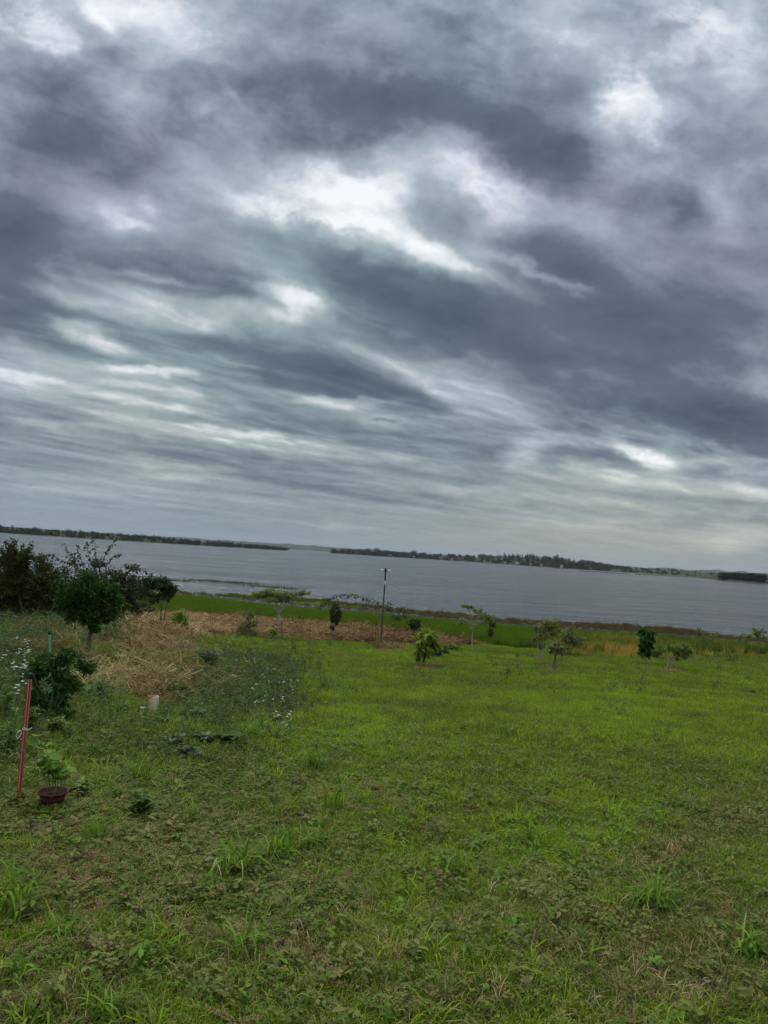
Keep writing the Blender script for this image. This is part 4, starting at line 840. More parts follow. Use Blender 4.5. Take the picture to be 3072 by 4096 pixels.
# ================================================================ stakes and sticks
WOOD = simple('weathered_wood', (.20,.165,.13), .9, .1, scale=50, bump=.6); REDW = simple('reddish_wood', (.20,.085,.055), .9, .1)
def stake(name, label, p0, p1, rpx, mat, cat='stake'):
    b = hit(*p0); q = at_y(*p1, b[1]); a = Acc(); kk = b[1]/F
    pts = np.linspace(b-np.array((0, 0, .08)), q, 6); pts[1:-1] += rng.normal(0, .15*kk, (4, 3))
    o = a.tube(pts, np.linspace(rpx*1.05, rpx*.85, 6)*kk, 8).obj(name, mat, None, True, None, b); return tag(o, label, cat)
stake('wooden_stake', 'short grey weathered stake standing alone beside the straw', (764,2578), (768,2508), 4.2, WOOD)
stake('wooden_stake', 'thin dark stake under the slender shrub, left of the lime sapling', (662,2530), (668,2460), 1.6, WOOD)
stake('wooden_stake', 'thin stake close to the right of the flat topped tree', (1125,2556), (1126,2480), 1.5, REDW)
stake('wooden_stake', 'left one of the two reddish stakes holding the round sapling', (1647,2566), (1649,2522), 1.6, REDW)
stake('wooden_stake', 'right one of the two reddish stakes holding the round sapling', (1657,2568), (1659,2524), 1.6, REDW)

def plastic_stripes(name, base, stripe):
    """painted broom handle: fine lengthwise stripes"""
    t = NT(name); co = t.n('ShaderNodeTexCoord').outputs['UV']; s_ = t.n('ShaderNodeSeparateXYZ'); t.t.links.new(co, s_.inputs[0])
    f = t.math('GREATER_THAN', t.math('SINE', t.math('MULTIPLY', t.attr('rnd'), 6.283*5)), .62); n_ = t.noise(60, 3, .6)
    return t.out(t.pbr(t.mix(t.math('MULTIPLY', n_, .35), t.mix(f, base, stripe), (.10,.05,.04)), .35, .5))
def broomstick(label, p0, p1, rpx, col, stripe, capcol):
    b = hit(*p0); q = at_y(*p1, b[1]+.02); kk = b[1]/F; r = rpx*kk
    o = thing('broomstick', label, 'stick', tuple(b)); sides = 40; th = np.arange(sides)/sides*2*np.pi
    d = unit(q-b); x = unit(np.cross(d, (0, 1, .1))); y_ = np.cross(d, x); a = Acc()
    ring = lambda c, rr: c+rr*(np.cos(th)[:, None]*x+np.sin(th)[:, None]*y_)
    L_ = np.linalg.norm(q-b); V = np.vstack([ring(b-d*.06, r), ring(b+d*(L_-.035), r)]); j = np.arange(sides); kk_ = (j+1) % sides
    a.add(V, np.stack([j, kk_, kk_+sides, j+sides], -1), None, np.tile(th/(2*np.pi), 2)); a.obj('handle', plastic_stripes('striped_'+label.split()[0], col, stripe), o, True)
    a = Acc(); a.tube([q-d*.036, q-d*.034, q-d*.004, q], [r*1.02, r*1.12, r*1.12, r*.9], 20); a.obj('cap', simple('cap_plastic', capcol, .4), o, True)
    return o, b, d, L_, r, x, y_
o, b, d, L_, r, x_, y_ = broomstick('red and white striped broom handle leaning upright at the left edge of the lawn', (72,3215), (122,2692), 8.2, (.44,.035,.028), (.60,.32,.27), (.012,.012,.018))
CORD = simple('white_cord', (.62,.60,.58), .8, .1); CORD2 = simple('dirty_cord', (.34,.24,.20), .9, .1)
def cordloop(fr, mat, tail, nm='cord'):
    c = b+d*L_*fr; a = Acc(); an = np.linspace(0, 2*np.pi, 20)
    for s_ in (-.004, .004): a.tube([c+d*s_+(r+.0025)*(math.cos(q)*x_+math.sin(q)*y_)+d*.010*math.sin(q) for q in an], .0028, 6, False)
    p = c-x_*r if x_[0] > 0 else c+x_*r
    lp = [p+np.array((-.006, -.012, .0)), p+np.array((-.024, -.014, -.012)), p+np.array((-.032, -.014, -.034)), p+np.array((-.022, -.014, -.05)), p+np.array((-.008, -.013, -.034)), p+np.array((0, -.012, -.006))]
    a.tube(lp, .0026, 6)
    if tail: a.tube([c+np.array((r, -.012, .005)), c+np.array((r+.02, -.014, .010)), c+np.array((r+.032, -.010, .018))], .0026, 6)
    a.obj(nm, mat, o, True)
cordloop(.56, CORD, True); cordloop(.395, CORD2, False, 'old_cord')
og, *_rest = broomstick('green striped broom handle standing among the leaves of the citrus bush', (206,2868), (197,2524), 4.8, (.03,.36,.16), (.30,.62,.42), (.012,.016,.03))
b2, d2, L2_, r2, x2, y2 = _rest
a = Acc(); c = b2+d2*L2_*.60; a.tube([c+(r2+.003)*(math.cos(q)*x2+math.sin(q)*y2) for q in np.linspace(0, 6.283, 16)], .005, 6, False); a.tube([c+np.array((-.03, -.02, .0)), c+np.array((0, -.022, .006)), c+np.array((.03, -.018, -.006))], .004, 6); a.obj('cord', CORD, og, True)

# ================================================================ flower pot and its seedling
b = hit(207, 3232); kk = b[1]/F; pot = thing('flower_pot', 'dark red plastic flower pot half sunk in the weeds beside the red stick', 'flower pot', tuple(b)); ro = 57*kk; hp = ro*1.05
POT = simple('pot_plastic', (.095,.026,.024), .5, .4, scale=30, var=.3); SOIL = simple('potting_soil', (.050,.035,.024), .95, .05, scale=120, var=.7, bump=1)
c = b+np.array((0, 0, .012)); a = Acc(); a.lathe([(0, 0), (ro*.66, 0), (ro*.86, hp*.84), (ro*.99, hp*.86), (ro*1.02, hp*.92), (ro*1.02, hp), (ro*.95, hp*1.01), (ro*.92, hp*.93), (ro*.84, hp*.8), (ro*.8, hp*.5)], c, 40); a.obj('body', POT, pot, True)
a = Acc(); n = 30; rr_ = np.linspace(0, .84, 8)*ro; th = np.arange(n)/n*6.283; V = [[(c[0]+q*math.cos(t_), c[1]+q*math.sin(t_), c[2]+hp*.74+.010*float(pnoise(q*60+9*math.cos(t_), 30*math.sin(t_)*q, 4))) for t_ in th] for q in rr_]
i, j = np.meshgrid(np.arange(7), np.arange(n), indexing='ij'); kq = (j+1) % n; a.add(np.array(V), np.stack([i*n+j, i*n+kq, (i+1)*n+kq, (i+1)*n+j], -1).reshape(-1, 4)); a.obj('soil', SOIL, pot, True)
sd = thing('potted_seedling', 'leggy light green seedlings growing in the red pot', 'seedling', (c[0], c[1], c[2]+hp*.74)); w = Acc(); lf = Acc()
def sprout(p0, px, py, dy, leafs):
    tip = at_y(px, py, p0[1]+dy); f = np.linspace(0, 1, 9)[:, None]; m = (p0+tip)/2+np.array((.02, 0, .03)); path = (1-f)**2*p0+2*f*(1-f)*m+f*f*tip; w.tube(path, np.linspace(.0026, .0014, 9), 6, False)
    for q, l in leafs:
        g = q; p = (1-g)**2*p0+2*g*(1-g)*m+g*g*tip; az = rng.uniform(0, 6.28); put_leaves(lf, 'oval', p[None], np.array((math.cos(az), math.sin(az)*.7-.2, rng.uniform(-.1, .6)))[None], l, l*1.05, rng.uniform(.3, 1))
rr_ = ro*.5
for (ox, oy, tx, ty, m) in ((-.2,.1,140,2945,8),(.1,-.1,178,2985,8),(.3,.2,160,3010,6),(0,.3,215,3030,7),(.5,0,250,3035,6),(.6,.3,262,3075,6),(-.4,0,150,3060,7),(.1,.2,235,3060,7),(.3,-.2,205,3075,6)):
    p0 = c+np.array((ox*ro*.8, oy*ro*.8, hp*.74)); sprout(p0, tx, ty, rng.normal(0, .03), [(g, rng.uniform(.050, .085)) for g in np.linspace(.4, 1, m)])
w.obj('stems', STEM, sd, True); lf.obj('leaves', G_seed, sd)

# ================================================================ white pipe with a tap
b = hit(608, 2872); kk = b[1]/F; pp_ = thing('standpipe', 'rust stained white pipe with a small tap standing in the weeds', 'pipe', tuple(b)); r = 20.5*kk; hh = 84*kk
t = NT('stained_pipe'); co = t.n('ShaderNodeTexCoord').outputs['Object']; s_ = t.n('ShaderNodeSeparateXYZ'); t.t.links.new(co, s_.inputs[0]); nz = t.noise(28, 5, .65, co, (1, 1, .35))
edge = t.math('ADD', t.math('MAXIMUM', t.math('MULTIPLY', t.math('SUBTRACT', s_.outputs[2], hh*.90), 30.0), 0.0), t.math('MULTIPLY', s_.outputs[0], -26.0)); m_ = t.math('ADD', t.math('MULTIPLY_ADD', nz, 3.0, -1.75), edge, clamp=True)
PIPE = t.out(t.pbr(t.mix(m_, t.mix(nz, (.46,.43,.27), (.64,.60,.40)), t.mix(nz, (.30,.065,.02), (.62,.19,.05))), .65, .3))
a = Acc(); a.lathe([(r, -.05), (r, hh), (r*.98, hh+.003), (r*.86, hh+.003), (r*.85, hh-.01), (r*.85, hh*.3)], b, 32); a.obj('pipe', PIPE, pp_, True)
p = b+np.array((-r, 0, hh*.42)); a = Acc(); a.tube([p+np.array((.005, 0, 0)), p+np.array((-.045, 0, .004)), p+np.array((-.07, 0, .002)), p+np.array((-.082, 0, -.016))], [.012, .012, .011, .009], 10); a.tube([p+np.array((-.03, 0, 0)), p+np.array((-.03, 0, .022))], .007, 8); tap = a.obj('tap', WHT, pp_, True)
a = Acc(); a.box(p+np.array((-.03, 0, .026)), (.045, .010, .007)); a.obj('tap_handle', BLK, tap)
def stone(label, px, py, rpx, col):
    b = hit(px, py); r = rpx*b[1]/F; a = Acc(); n, m = 14, 20; V = []
    for i in range(n+1):
        for j in range(m):
            u, v = math.pi*i/n, 2*math.pi*j/m; q = np.array((math.sin(u)*math.cos(v), math.sin(u)*math.sin(v)*.8, math.cos(u)*.62)); q *= r*(1+.22*float(pnoise(q[0]*1.6+px, q[1]*1.6+q[2]*2, 5))); V.append(b+q+np.array((0, 0, r*.3)))
    i, j = np.meshgrid(np.arange(n), np.arange(m), indexing='ij'); kq = (j+1) % m; a.add(V, np.stack([i*m+j, i*m+kq, (i+1)*m+kq, (i+1)*m+j], -1).reshape(-1, 4))
    return tag(a.obj('stone', simple('stone', col, .9, .1, scale=35, bump=.6), None, True, None, b), label, 'stone')
stone('pale grey stone in the weeds right of the white pipe', 766, 2845, 17, (.20,.20,.18))
stone('blue grey stone among the white flowers', 1133, 2778, 16, (.11,.125,.14))
stone('small black lump lying alone in the lawn near the right edge', 3010, 2776, 14, (.015,.014,.016))

# ================================================================ nearer plants of the left side
plant('citrus_bush', 'dark glossy citrus bush around the green stick at the left edge', 'bush', (200,2900),
      [[(205,2900,4),(205,2820,3.4),(215,2740,2.6),(190,2640,1.6)],[(205,2830,3),(150,2740,2),(120,2660,1.2)],[(208,2860,2.4),(260,2780,1.8),(330,2690,1)],[(206,2840,2),(250,2760,1.5),(270,2660,1)]],
      [(185,2640,70,50,22,11),(240,2720,70,55,24,11),(140,2690,55,50,18,11),(205,2800,80,60,26,11),(120,2790,55,50,16,11),(285,2640,50,30,12,10),(350,2665,34,20,12,10),(270,2600,30,26,6,9),(250,2860,70,40,16,11),(150,2870,50,34,12,11),(300,2740,40,30,8,9)],
      ('oval', .066, .034), G_citrus, droop=.35, depth_k=.7)
def herb(name, label, cat, base, top, w, n, leaf, mat, group=None, stems=6, st=.0016, droop=.4):
    """several leafy stems from one root; top: height in pixels, w: half width in pixels"""
    b = hit(*base); kk = b[1]/F; o = thing(name, label, cat, tuple(b), group); W_, Lf = Acc(), Acc()
    for s_ in range(stems):
        az = rng.uniform(0, 6.28); rr = w*kk*rng.uniform(.2, 1); tip = b+np.array((rr*math.cos(az), rr*math.sin(az)*.8, top*kk*rng.uniform(.55, 1.05))); m = b*.5+tip*.5+np.array((0, 0, .25*top*kk))
        f = np.linspace(0, 1, 7)[:, None]; path = (1-f)**2*b+2*f*(1-f)*m+f*f*tip; W_.tube(path, np.linspace(st*1.3, st*.6, 7), 4, False)
        g = rng.uniform(.25, 1, n)[:, None]; p = (1-g)**2*b+2*g*(1-g)*m+g*g*tip; az2 = rng.uniform(0, 6.28, n)
        put_leaves(Lf, leaf[0], p, np.stack([np.cos(az2), np.sin(az2), rng.uniform(-droop, .5, n)], -1), leaf[1]*rng.uniform(.5, 1.2, n), leaf[2]*rng.uniform(.6, 1.2, n), np.clip(rng.normal(.45, .22, n), 0, 1))
    W_.obj('stems', STEM, o, True); Lf.obj('leaves', mat, o); return o
BW = [('broad soft leaved weed at the left edge behind the red stick', (30,3060), 170, 70, G_soft), ('tall soft leaved weed at the very left edge under the white flowers', (10,2900), 210, 60, G_soft),
      ('leafy green weed between the red stick and the citrus bush', (110,2960), 130, 50, G_soft), ('low broad leaved weed under the citrus bush', (215,2960), 90, 60, G_mid),
      ('light green weed right of the potted seedlings', (560,3270), 90, 60, G_soft), ('green weed beside the right rim of the flower pot', (330,3190), 60, 50, G_mid), ('leafy weed left of the white pipe', (480,2880), 60, 50, G_soft), ('leafy weed at the foot of the white pipe', (640,2915), 50, 45, G_soft)]
for l, bb, h_, w_, m_ in BW: herb('leafy_weed', l, 'weed', bb, h_, w_, 16, ('oval', .055, .032), m_, 'leafy weeds at the left', stems=11)
SQ = [('round leaved squash plant left of the white pipe, below the straw', (385,2800), 60, 60), ('squash plant with pale leaves right of the white pipe', (700,2790), 60, 60), ('squash plant below the right end of the straw', (905,2990), 60, 40), ('squash plant low behind the pale stone', (770,2890), 50, 60), ('small squash plant at the left end of the straw', (250,2560), 40, 50)]
for l, bb, h_, w_ in SQ: herb('squash_plant', l, 'plant', bb, h_, w_, 3, ('lobed', .095, .10), G_soft, 'squash plants around the straw', stems=13, st=.003, droop=.1)
KA = [('bushy dark blue green kale at the right end of the straw', (835,2665), 75, 75, 26), ('blue green kale in the middle of the weeds', (690,3000), 60, 60, 10), ('blue green kale nearest to the camera', (745,3050), 60, 50, 10), ('small kale under the white flowers', (815,2985), 50, 50, 9)]
for l, bb, h_, w_, n_ in KA: herb('kale_plant', l, 'plant', bb, h_, w_, 5, ('lobed', .052, .046), G_kale, 'blue green kale plants', stems=int(n_*2), st=.003, droop=.2)

# ---------------------------------------------------------------- white wildflowers
WP = leaf_mat('white_petal', [(0,(.68,.70,.72)),(1,(.85,.86,.88))], .3, .6); PP_ = leaf_mat('purple_petal', [(0,(.09,.02,.08)),(1,(.26,.06,.20))], .3, .6)
def foot_for(px, py, h):
    q = py+h*F/12
    for _ in range(6): b = hit(px, q); q = py+h*F/b[1]
    return hit(px, q)
def flower(px, py, h, label, heads=4, group='white wildflowers', lean=0.0):
    b = foot_for(px+lean, py, h); o = thing('wildflower', label, 'flower', tuple(b), group); w, lf, pt = Acc(), Acc(), Acc(); tip = at_y(px, py, b[1])
    for s_ in range(heads):
        t_ = tip+np.array((rng.normal(0, .045), rng.normal(0, .05), rng.normal(0, .035))) if s_ else tip; f = np.linspace(0, 1, 6)[:, None]; m = (b+t_)/2+rng.normal(0, .03, 3); path = (1-f)**2*b+2*f*(1-f)*m+f*f*t_
        w.tube(path, np.linspace(.003, .0014, 6), 4, False)
        for fl in range(3):
            c = t_+rng.normal(0, .013, 3); az = np.arange(4)*1.571+rng.uniform(0, 1); put_leaves(pt, 'diamond', np.repeat(c[None], 4, 0), np.stack([np.cos(az), np.sin(az), np.full(4, .3)], -1), .014, .011, rng.uniform(0, 1, 4))
        n = 7; g = rng.uniform(.1, .8, n)[:, None]; p = (1-g)**2*b+2*g*(1-g)*m+g*g*t_; put_leaves(lf, 'lance', p, rng.normal(0, 1, (n, 3)), rng.uniform(.04, .09, n), .018, rng.uniform(0, 1, n))
    w.obj('stems', STEM, o, True); lf.obj('leaves', G_soft, o); pt.obj('petals', WP, o); return o
FL = [(910,2573),(930,2556),(975,2687),(986,2644),(1018,2638),(1072,2676),(1100,2682),(937,2703),(1092,2725),(1116,2731),(1189,2722),(1024,2804),(1094,2796),(1130,2806),(1102,2858),(1154,2856),(1157,2874),(872,2595),(948,2641),(807,2570),(1045,2700),(1010,2755),(1170,2765)]
for (x_, y_) in FL: flower(x_, y_, rng.uniform(.16, .32), 'white wildflower on a thin stem in the weeds between the straw and the open lawn', heads=2)
for (x_, y_, l) in ((105,2560,'tallest stalk of white flowers at the left, beside the green stick'),(25,2612,'white flower stalk at the left edge left of the tallest one'),(62,2672,'white flower stalk just above the cap of the red stick'),(62,2748,'lowest white flower stalk at the left edge'),(100,2668,'white flower stalk touching the top of the red stick'),(110,2605,'white flower stalk under the tallest one')):
    flower(x_, y_, .62, l, heads=4, group='tall white flowers at the left', lean=-50)
# purple clover heads: one built, the rest copied
b = hit(545, 3700); pf = thing('purple_flower', 'small purple flower head low in the near lawn', 'flower', tuple(b), 'purple flower heads'); w = Acc(); w.tube([b, b+np.array((.004, 0, .05))], .0012, 5); pt = Acc(); n = 60
v = unit(rng.normal(0, 1, (n, 3))); put_leaves(pt, 'diamond', b+np.array((.004, 0, .055))+v*.003, v, .0085, .004, rng.uniform(0, 1, n)); parts = [w.obj('stem', STEM, pf, True), pt.obj('petals', PP_, pf)]
for (x_, y_) in ((432,3568),(660,3698),(338,3833),(351,3930),(1068,3842),(1126,3822),(1218,3677),(240,3333),(283,3338),(122,3348),(185,3243),(2262,3620),(2248,3632),(2218,3697),(2373,3668),(2376,3852),(2332,3468)):
    c = pf.copy(); COL.objects.link(c); c.location = tuple(hit(x_, y_)); c.rotation_euler.z = rng.uniform(0, 6); c.scale = (rng.uniform(.7, 1.05),)*3
    for q in parts: d_ = q.copy(); COL.objects.link(d_); d_.parent = c

# ---------------------------------------------------------------- big tufts of coarse grass
CG = leaf_mat('coarse_grass_blade', [(0,(.08,.16,.018)),(.5,(.15,.28,.026)),(.93,(.26,.44,.05)),(1,(.45,.36,.17))], .45, .45)
GT = [('broad bladed green grass tuft beside the pale dead leaf', (930,3500), .30, 46, .014, .9),('spreading grass tuft just right of the one with the dead leaf', (1120,3440), .26, 40, .012, 1.1),('bright low grass tuft at the end of the row of tufts', (1230,3400), .17, 60, .010, .8),
      ('large sprawling grass tuft at the lower right', (2610,3640), .28, 80, .008, 1.5),('grass tuft in the light green clover patch', (2150,3400), .27, 40, .010, .8),('upright grass tuft left of the clover patch', (1810,3520), .24, 30, .011, .5),
      ('tall grass tuft at the left edge of the near lawn', (40,3660), .27, 36, .011, 1.0),('broad bladed tuft at the lower left corner', (30,3930), .15, 30, .014, 1.1),('wide grass tuft cut by the bottom edge at the left', (420,4085), .13, 60, .011, 1.0),
      ('grass tuft at the right edge of the near lawn', (3000,3830), .18, 30, .016, .9),('fine dense green tuft right of and below the flower pot', (370,3370), .17, 90, .005, .5),('thin seeding grass tuft in the lower left lawn', (600,3830), .19, 34, .006, .9),
      ('thin grass tuft in the weeds above the row of tufts', (1330,3250), .28, 24, .009, .6),('small grass tuft in the lower middle lawn', (980,3830), .20, 30, .009, 1.0),('tall thin grass tuft in the middle lawn', (2010,2960), .26, 30, .010, .5),('tall grass tuft among the weeds near the white flowers', (1260,3090), .30, 60, .009, .7),
      ('grass tuft at the lower left behind the broad bladed one', (230,3760), .17, 34, .008, 1.1),('small light tuft at the bottom edge, left corner', (120,4070), .12, 34, .010, 1.0),('fine tuft in the left weeds below the white pipe', (1000,2960), .28, 60, .008, .7),('tuft of long grass in the middle of the left weeds', (560,3130), .24, 60, .007, .8)]
for l, bb, h_, n_, w_, ln in GT:
    b = hit(*bb); a = blades(Acc(), n_, h_, w_, .02, ln, seg=6, droop=.9, root=.03+.1*h_); a.v = [v_+b for v_ in a.v]; tag(a.obj('grass_tuft', CG, None, False, None, b), l, 'grass tuft', 'coarse grass tufts in the lawn')
b = hit(885, 3500); a = Acc(); f = np.linspace(0, 1, 9); pth = np.stack([b[0]-.06+.10*f, b[1]-.10-.05*f, b[2]+.11+.04*np.sin(f*2.6)-.11*f*f], -1); wd_ = .014*np.sin(np.pi*np.clip(f*.9+.08, 0, 1))+.001
V = np.stack([pth-np.stack([wd_*.5, wd_*0, -wd_*.6], -1), pth+np.stack([wd_*.5, wd_*0, -wd_*.6], -1)], 1).reshape(-1, 3); a.add(V, [(2*i, 2*i+1, 2*i+3, 2*i+2) for i in range(8)]); tag(a.obj('dead_leaf', simple('dead_leaf', (.78,.66,.54), .7, scale=60), None, False, None, b), 'pale curled dead leaf blade hanging on the near grass tuft', 'leaf')

# ---------------------------------------------------------------- wild herbs of the left side, beyond counting
def herb_kind(h, lf, n=26, st=5):
    a = Acc()
    for _ in range(st):
        az = rng.uniform(0, 6.28); tip = np.array((.08*math.cos(az), .08*math.sin(az), h*rng.uniform(.5, 1.1)))*rng.uniform(.7, 1.2); a.tube([(0, 0, 0), tip*.5+np.array((0, 0, .03)), tip], .0018, 3, False, .5)
        m = n//st; g = rng.uniform(.15, 1, m)[:, None]; az = rng.uniform(0, 6.28, m); put_leaves(a, lf[0], tip*g+rng.normal(0, .012, (m, 3)), np.stack([np.cos(az), np.sin(az), rng.uniform(-.4, .5, m)], -1), lf[1]*rng.uniform(.5, 1.2, m), lf[2], rng.uniform(0, 1, m))
    return a
K_herb = [herb_kind(.20, ('oval', .05, .026)) for _ in range(4)]+[herb_kind(.26, ('lance', .08, .014), 40) for _ in range(4)]
M_herb = tint_mat('herb_leaves', [(0,(.12,.10,.042)),(.35,(.090,.13,.042)),(.7,(.105,.18,.050)),(1,(.18,.30,.075))], .4, .4, .5)
x, y, z = sample(4.4, 17, 165); g = regions(x, y, z); ok = (rng.uniform(0, 1, len(x)) < 1.15*g['herb']-.18*g['straw']-.1+.5*np.clip((260-g['px'])/150, 0, 1))
x, y, z = keep(ok, x, y, z); g = regions(x, y, z); n = len(x)
scatter('wild_herbs', 'knee high mixed green weeds covering the mound at the left', 'weeds', np.stack([x, y, z], -1), rng.uniform(.35, 1.05, n)*np.clip(.55+(y-5)/9, .5, 1), np.clip(.5+.35*g['j']+rng.normal(0, .15, n), 0, 1), K_herb, M_herb)
x, y, z = sample(15, 34, 30); g = regions(x, y, z); ok = (rng.uniform(0, 1, len(x)) < .75*np.clip((620-g['px'])/260, 0, 1)*np.clip((2640-g['py'])/60, 0, 1)+.3*g['herb'])
x, y, z = keep(ok, x, y, z); n = len(x)
scatter('mound_herbs', 'taller weeds and grass on top of the mound under the left thicket', 'weeds', np.stack([x, y, z], -1), rng.uniform(.6, 1.7, n), np.clip(.45+.4*fbm(x*.6, y*.6, 131, 3)+rng.normal(0, .15, n), 0, 1), K_herb, M_herb)

# ================================================================ far trees, village
def far_tree(w, h, n=150, lump=5):
    a = Acc(); c = [(rng.normal(0, w*.28), rng.normal(0, w*.28), h*rng.uniform(.45, .82), w*rng.uniform(.22, .36)) for _ in range(lump)]
    for cx_, cy_, cz_, r_ in c:
        m = n//lump; v = unit(rng.normal(0, 1, (m, 3))); p = np.array((cx_, cy_, cz_))+v*r_*rng.uniform(.7, 1.0, (m, 1)); put_leaves(a, 'oval', p, v+rng.normal(0, .6, v.shape), r_*.55, r_*.5, rng.uniform(0, 1, m))
    a.tube([(0, 0, -1), (0, 0, h*.6)], w*.035, 5, False, .1)
    m = 30; p = np.stack([rng.normal(0, w*.22, m), rng.normal(0, w*.22, m), rng.uniform(0, h*.4, m)], -1); put_leaves(a, 'oval', p, rng.normal(0, 1, (m, 3)), w*.22, w*.2, rng.uniform(0, .4, m)); return a
K_wood = [far_tree(rng.uniform(6, 9), rng.uniform(4.5, 7.5)) for _ in range(8)]
K_dark = [far_tree(7, 8.5, 170) for _ in range(5)]
M_wood = tint_mat('far_foliage', [(0,(.014,.022,.010)),(.4,(.024,.034,.014)),(.7,(.036,.050,.018)),(1,(.065,.075,.026))], .3, .15, .8)
def along(V, rows, step, hj, seed, dens=lambda u: 1.0, s=(.7, 1.25)):
    """points on a tongue of land, in rows back from its waterline"""
    out = []
    n = V.shape[1]; L_ = np.concatenate([[0], np.cumsum(np.linalg.norm(np.diff(V[2][:, :2], axis=0), axis=1))])
    for r_ in rows:
        lo = int(r_); f = r_-lo; base_ = V[lo]*(1-f)+V[min(lo+1, len(V)-1)]*f; m = int(L_[-1]/step); u = np.sort(rng.uniform(0, L_[-1], m))
        for q in u:
            if rng.uniform() > dens(q/L_[-1]): continue
            p = np.array([np.interp(q, L_, base_[:, i]) for i in range(3)])+np.array((rng.normal(0, 2), rng.normal(0, 6), -.4)); out.append(p)
    return np.array(out)
pl = along(L1, (1.45, 1.9, 2.4, 2.8, 3.3), 6, 0, 1, lambda u: np.clip(.75+.5*float(pnoise(u*14, 2.0, 3)), .15, 1)); n = len(pl)
sc1 = rng.uniform(.45, 1.0, n)
scatter('far_left_woodland', 'dark line of trees on the low far shore at the left', 'woodland', pl, sc1, np.clip(.35+rng.normal(0, .2, n), 0, 1), K_wood, M_wood, .05)
pl = along(L2, (1.35, 1.8, 2.4, 3.1, 4.0, 4.6), 11, 0, 2, lambda u: np.clip(.9+.4*float(pnoise(u*16, 5.0, 3)), .2, 1)); n = len(pl)
scatter('village_woodland', 'dark trees crowding the far village shore in the middle', 'woodland', pl, rng.uniform(.7, 1.7, n), np.clip(.3+rng.normal(0, .2, n), 0, 1), K_wood, M_wood, .05)
L3L = np.concatenate([[0], np.cumsum(np.linalg.norm(np.diff(L3[2][:, :2], axis=0), axis=1))])
pl = along(L3, (2.2, 2.6, 3.0), 6, 0, 3, lambda u: float(np.interp(u*L3L[-1], L3L, project(L3[2])[0]) > 2893)); n = len(pl)
scatter('dark_plantation', 'dense black green plantation on the far shore at the right edge', 'woodland', pl, rng.uniform(.85, 1.05, n), np.clip(.1+rng.normal(0, .1, n), 0, 1), K_dark, M_wood, .04)
pl = along(L4, (1.5, 2.0, 2.6, 3.5), 24, 0, 4, lambda u: np.clip(.6+.6*float(pnoise(u*9, 8.0, 3)), .1, 1)); pl5 = along(L5, (1.5, 2.2, 3.0, 3.8, 4.6), 14, 0, 5, lambda u: np.clip(.6+.6*float(pnoise(u*9, 3.0, 3)), .15, 1)); pl = np.vstack([pl, pl5]); n = len(pl)
scatter('distant_woodland', 'thin hazy line of trees on the distant hills', 'woodland', pl, rng.uniform(.8, 1.5, n)*np.where(np.arange(n) < n-len(pl5), 1, .62), rng.uniform(.1, .6, n), K_wood, M_wood, .05)
FB = leaf_mat('far_leaf', [(0,(.022,.034,.015)),(1,(.050,.065,.024))], .15, .8)
def far_single(i, px, py, hm, wm, cat_label, proto=[None]):
    d_ = np.argmin(np.abs(project(L2[2])[0]-px)); p = L2[2][d_]*.6+L2[3][d_]*.4
    if i == 0:
        o = thing('village_tree', cat_label, 'tree', tuple(p), 'single trees of the far village'); a = far_tree(1, 1, 260, 8); a.v = [q+p for q in a.v]; c = a.obj('crown', FB, o); a = Acc(); a.tube([p-np.array((0, 0, .1)), p+np.array((0, 0, .6))], .03, 6); t_ = a.obj('trunk', BARK, o); proto[0] = (o, [c, t_])
    else:
        o = proto[0][0].copy(); COL.objects.link(o); o.location = tuple(p)
        for q in proto[0][1]: r_ = q.copy(); COL.objects.link(r_); r_.parent = o
    o.scale = (wm, wm, hm); o.rotation_euler.z = rng.uniform(0, 6); return o
VT = [(1432,13,18),(1478,15,20),(1512,18,17),(1535,14,18),(1578,12,16),(1622,13,15),(1655,19,13),(1700,11,15),(1752,12,16),(1818,15,18),(1870,14,22),(1945,14,16),(2012,24,8),(2030,22,7),(2048,24,9),(2075,22,9),(2110,24,10),(2128,25,9),(2170,20,10),(2226,26,12),(2190,16,12),(2290,13,14)]
for i, (px_, hm, wm) in enumerate(VT): far_single(i, px_, 0, hm, wm, 'tree rising above the dark treeline of the far village shore')
HW = simple('far_white_wall', (.42,.41,.38), .8, .2, scale=.4, var=.1); HR = simple('far_tile_roof', (.24,.12,.08), .9, .1, scale=.8); HG = simple('far_pale_roof', (.38,.38,.38), .7, .2, scale=.8); GLS = simple('far_window', (.03,.04,.05), .2, .5)
def house(px, rowf, w_, h_, roof, label, group='houses of the far village'):
    k_ = np.argmin(np.abs(project(L2[2])[0]-px)); lo = int(rowf); p = L2[lo][k_]*(1-(rowf-lo))+L2[lo+1][k_]*(rowf-lo); o = thing('house', label, 'house', tuple(p), group)
    w_ = w_*rng.uniform(.45, .75); h_ = h_*rng.uniform(.6, .9); dp = w_*.7; a = Acc(); a.box(p+np.array((0, 0, h_/2-.3)), (w_, dp, h_+.6)); wl = a.obj('wall', HW, o)
    a = Acc(); e = .6; rz = h_*.55; V = [p+np.array(q) for q in ((-w_/2-e, -dp/2-e, h_), (w_/2+e, -dp/2-e, h_), (w_/2+e, dp/2+e, h_), (-w_/2-e, dp/2+e, h_), (-w_/2-e, 0, h_+rz), (w_/2+e, 0, h_+rz))]
    a.add(V, [(0, 1, 5, 4), (3, 4, 5, 2), (0, 3, 2, 1)], [(0, 4, 3), (1, 2, 5)]); a.obj('roof', roof, o)
    for i in (-1, 1): a = Acc(); a.box(p+np.array((i*w_*.26, -dp/2-.02, h_*.55)), (w_*.16, .08, h_*.34)); a.obj('window', GLS, o)
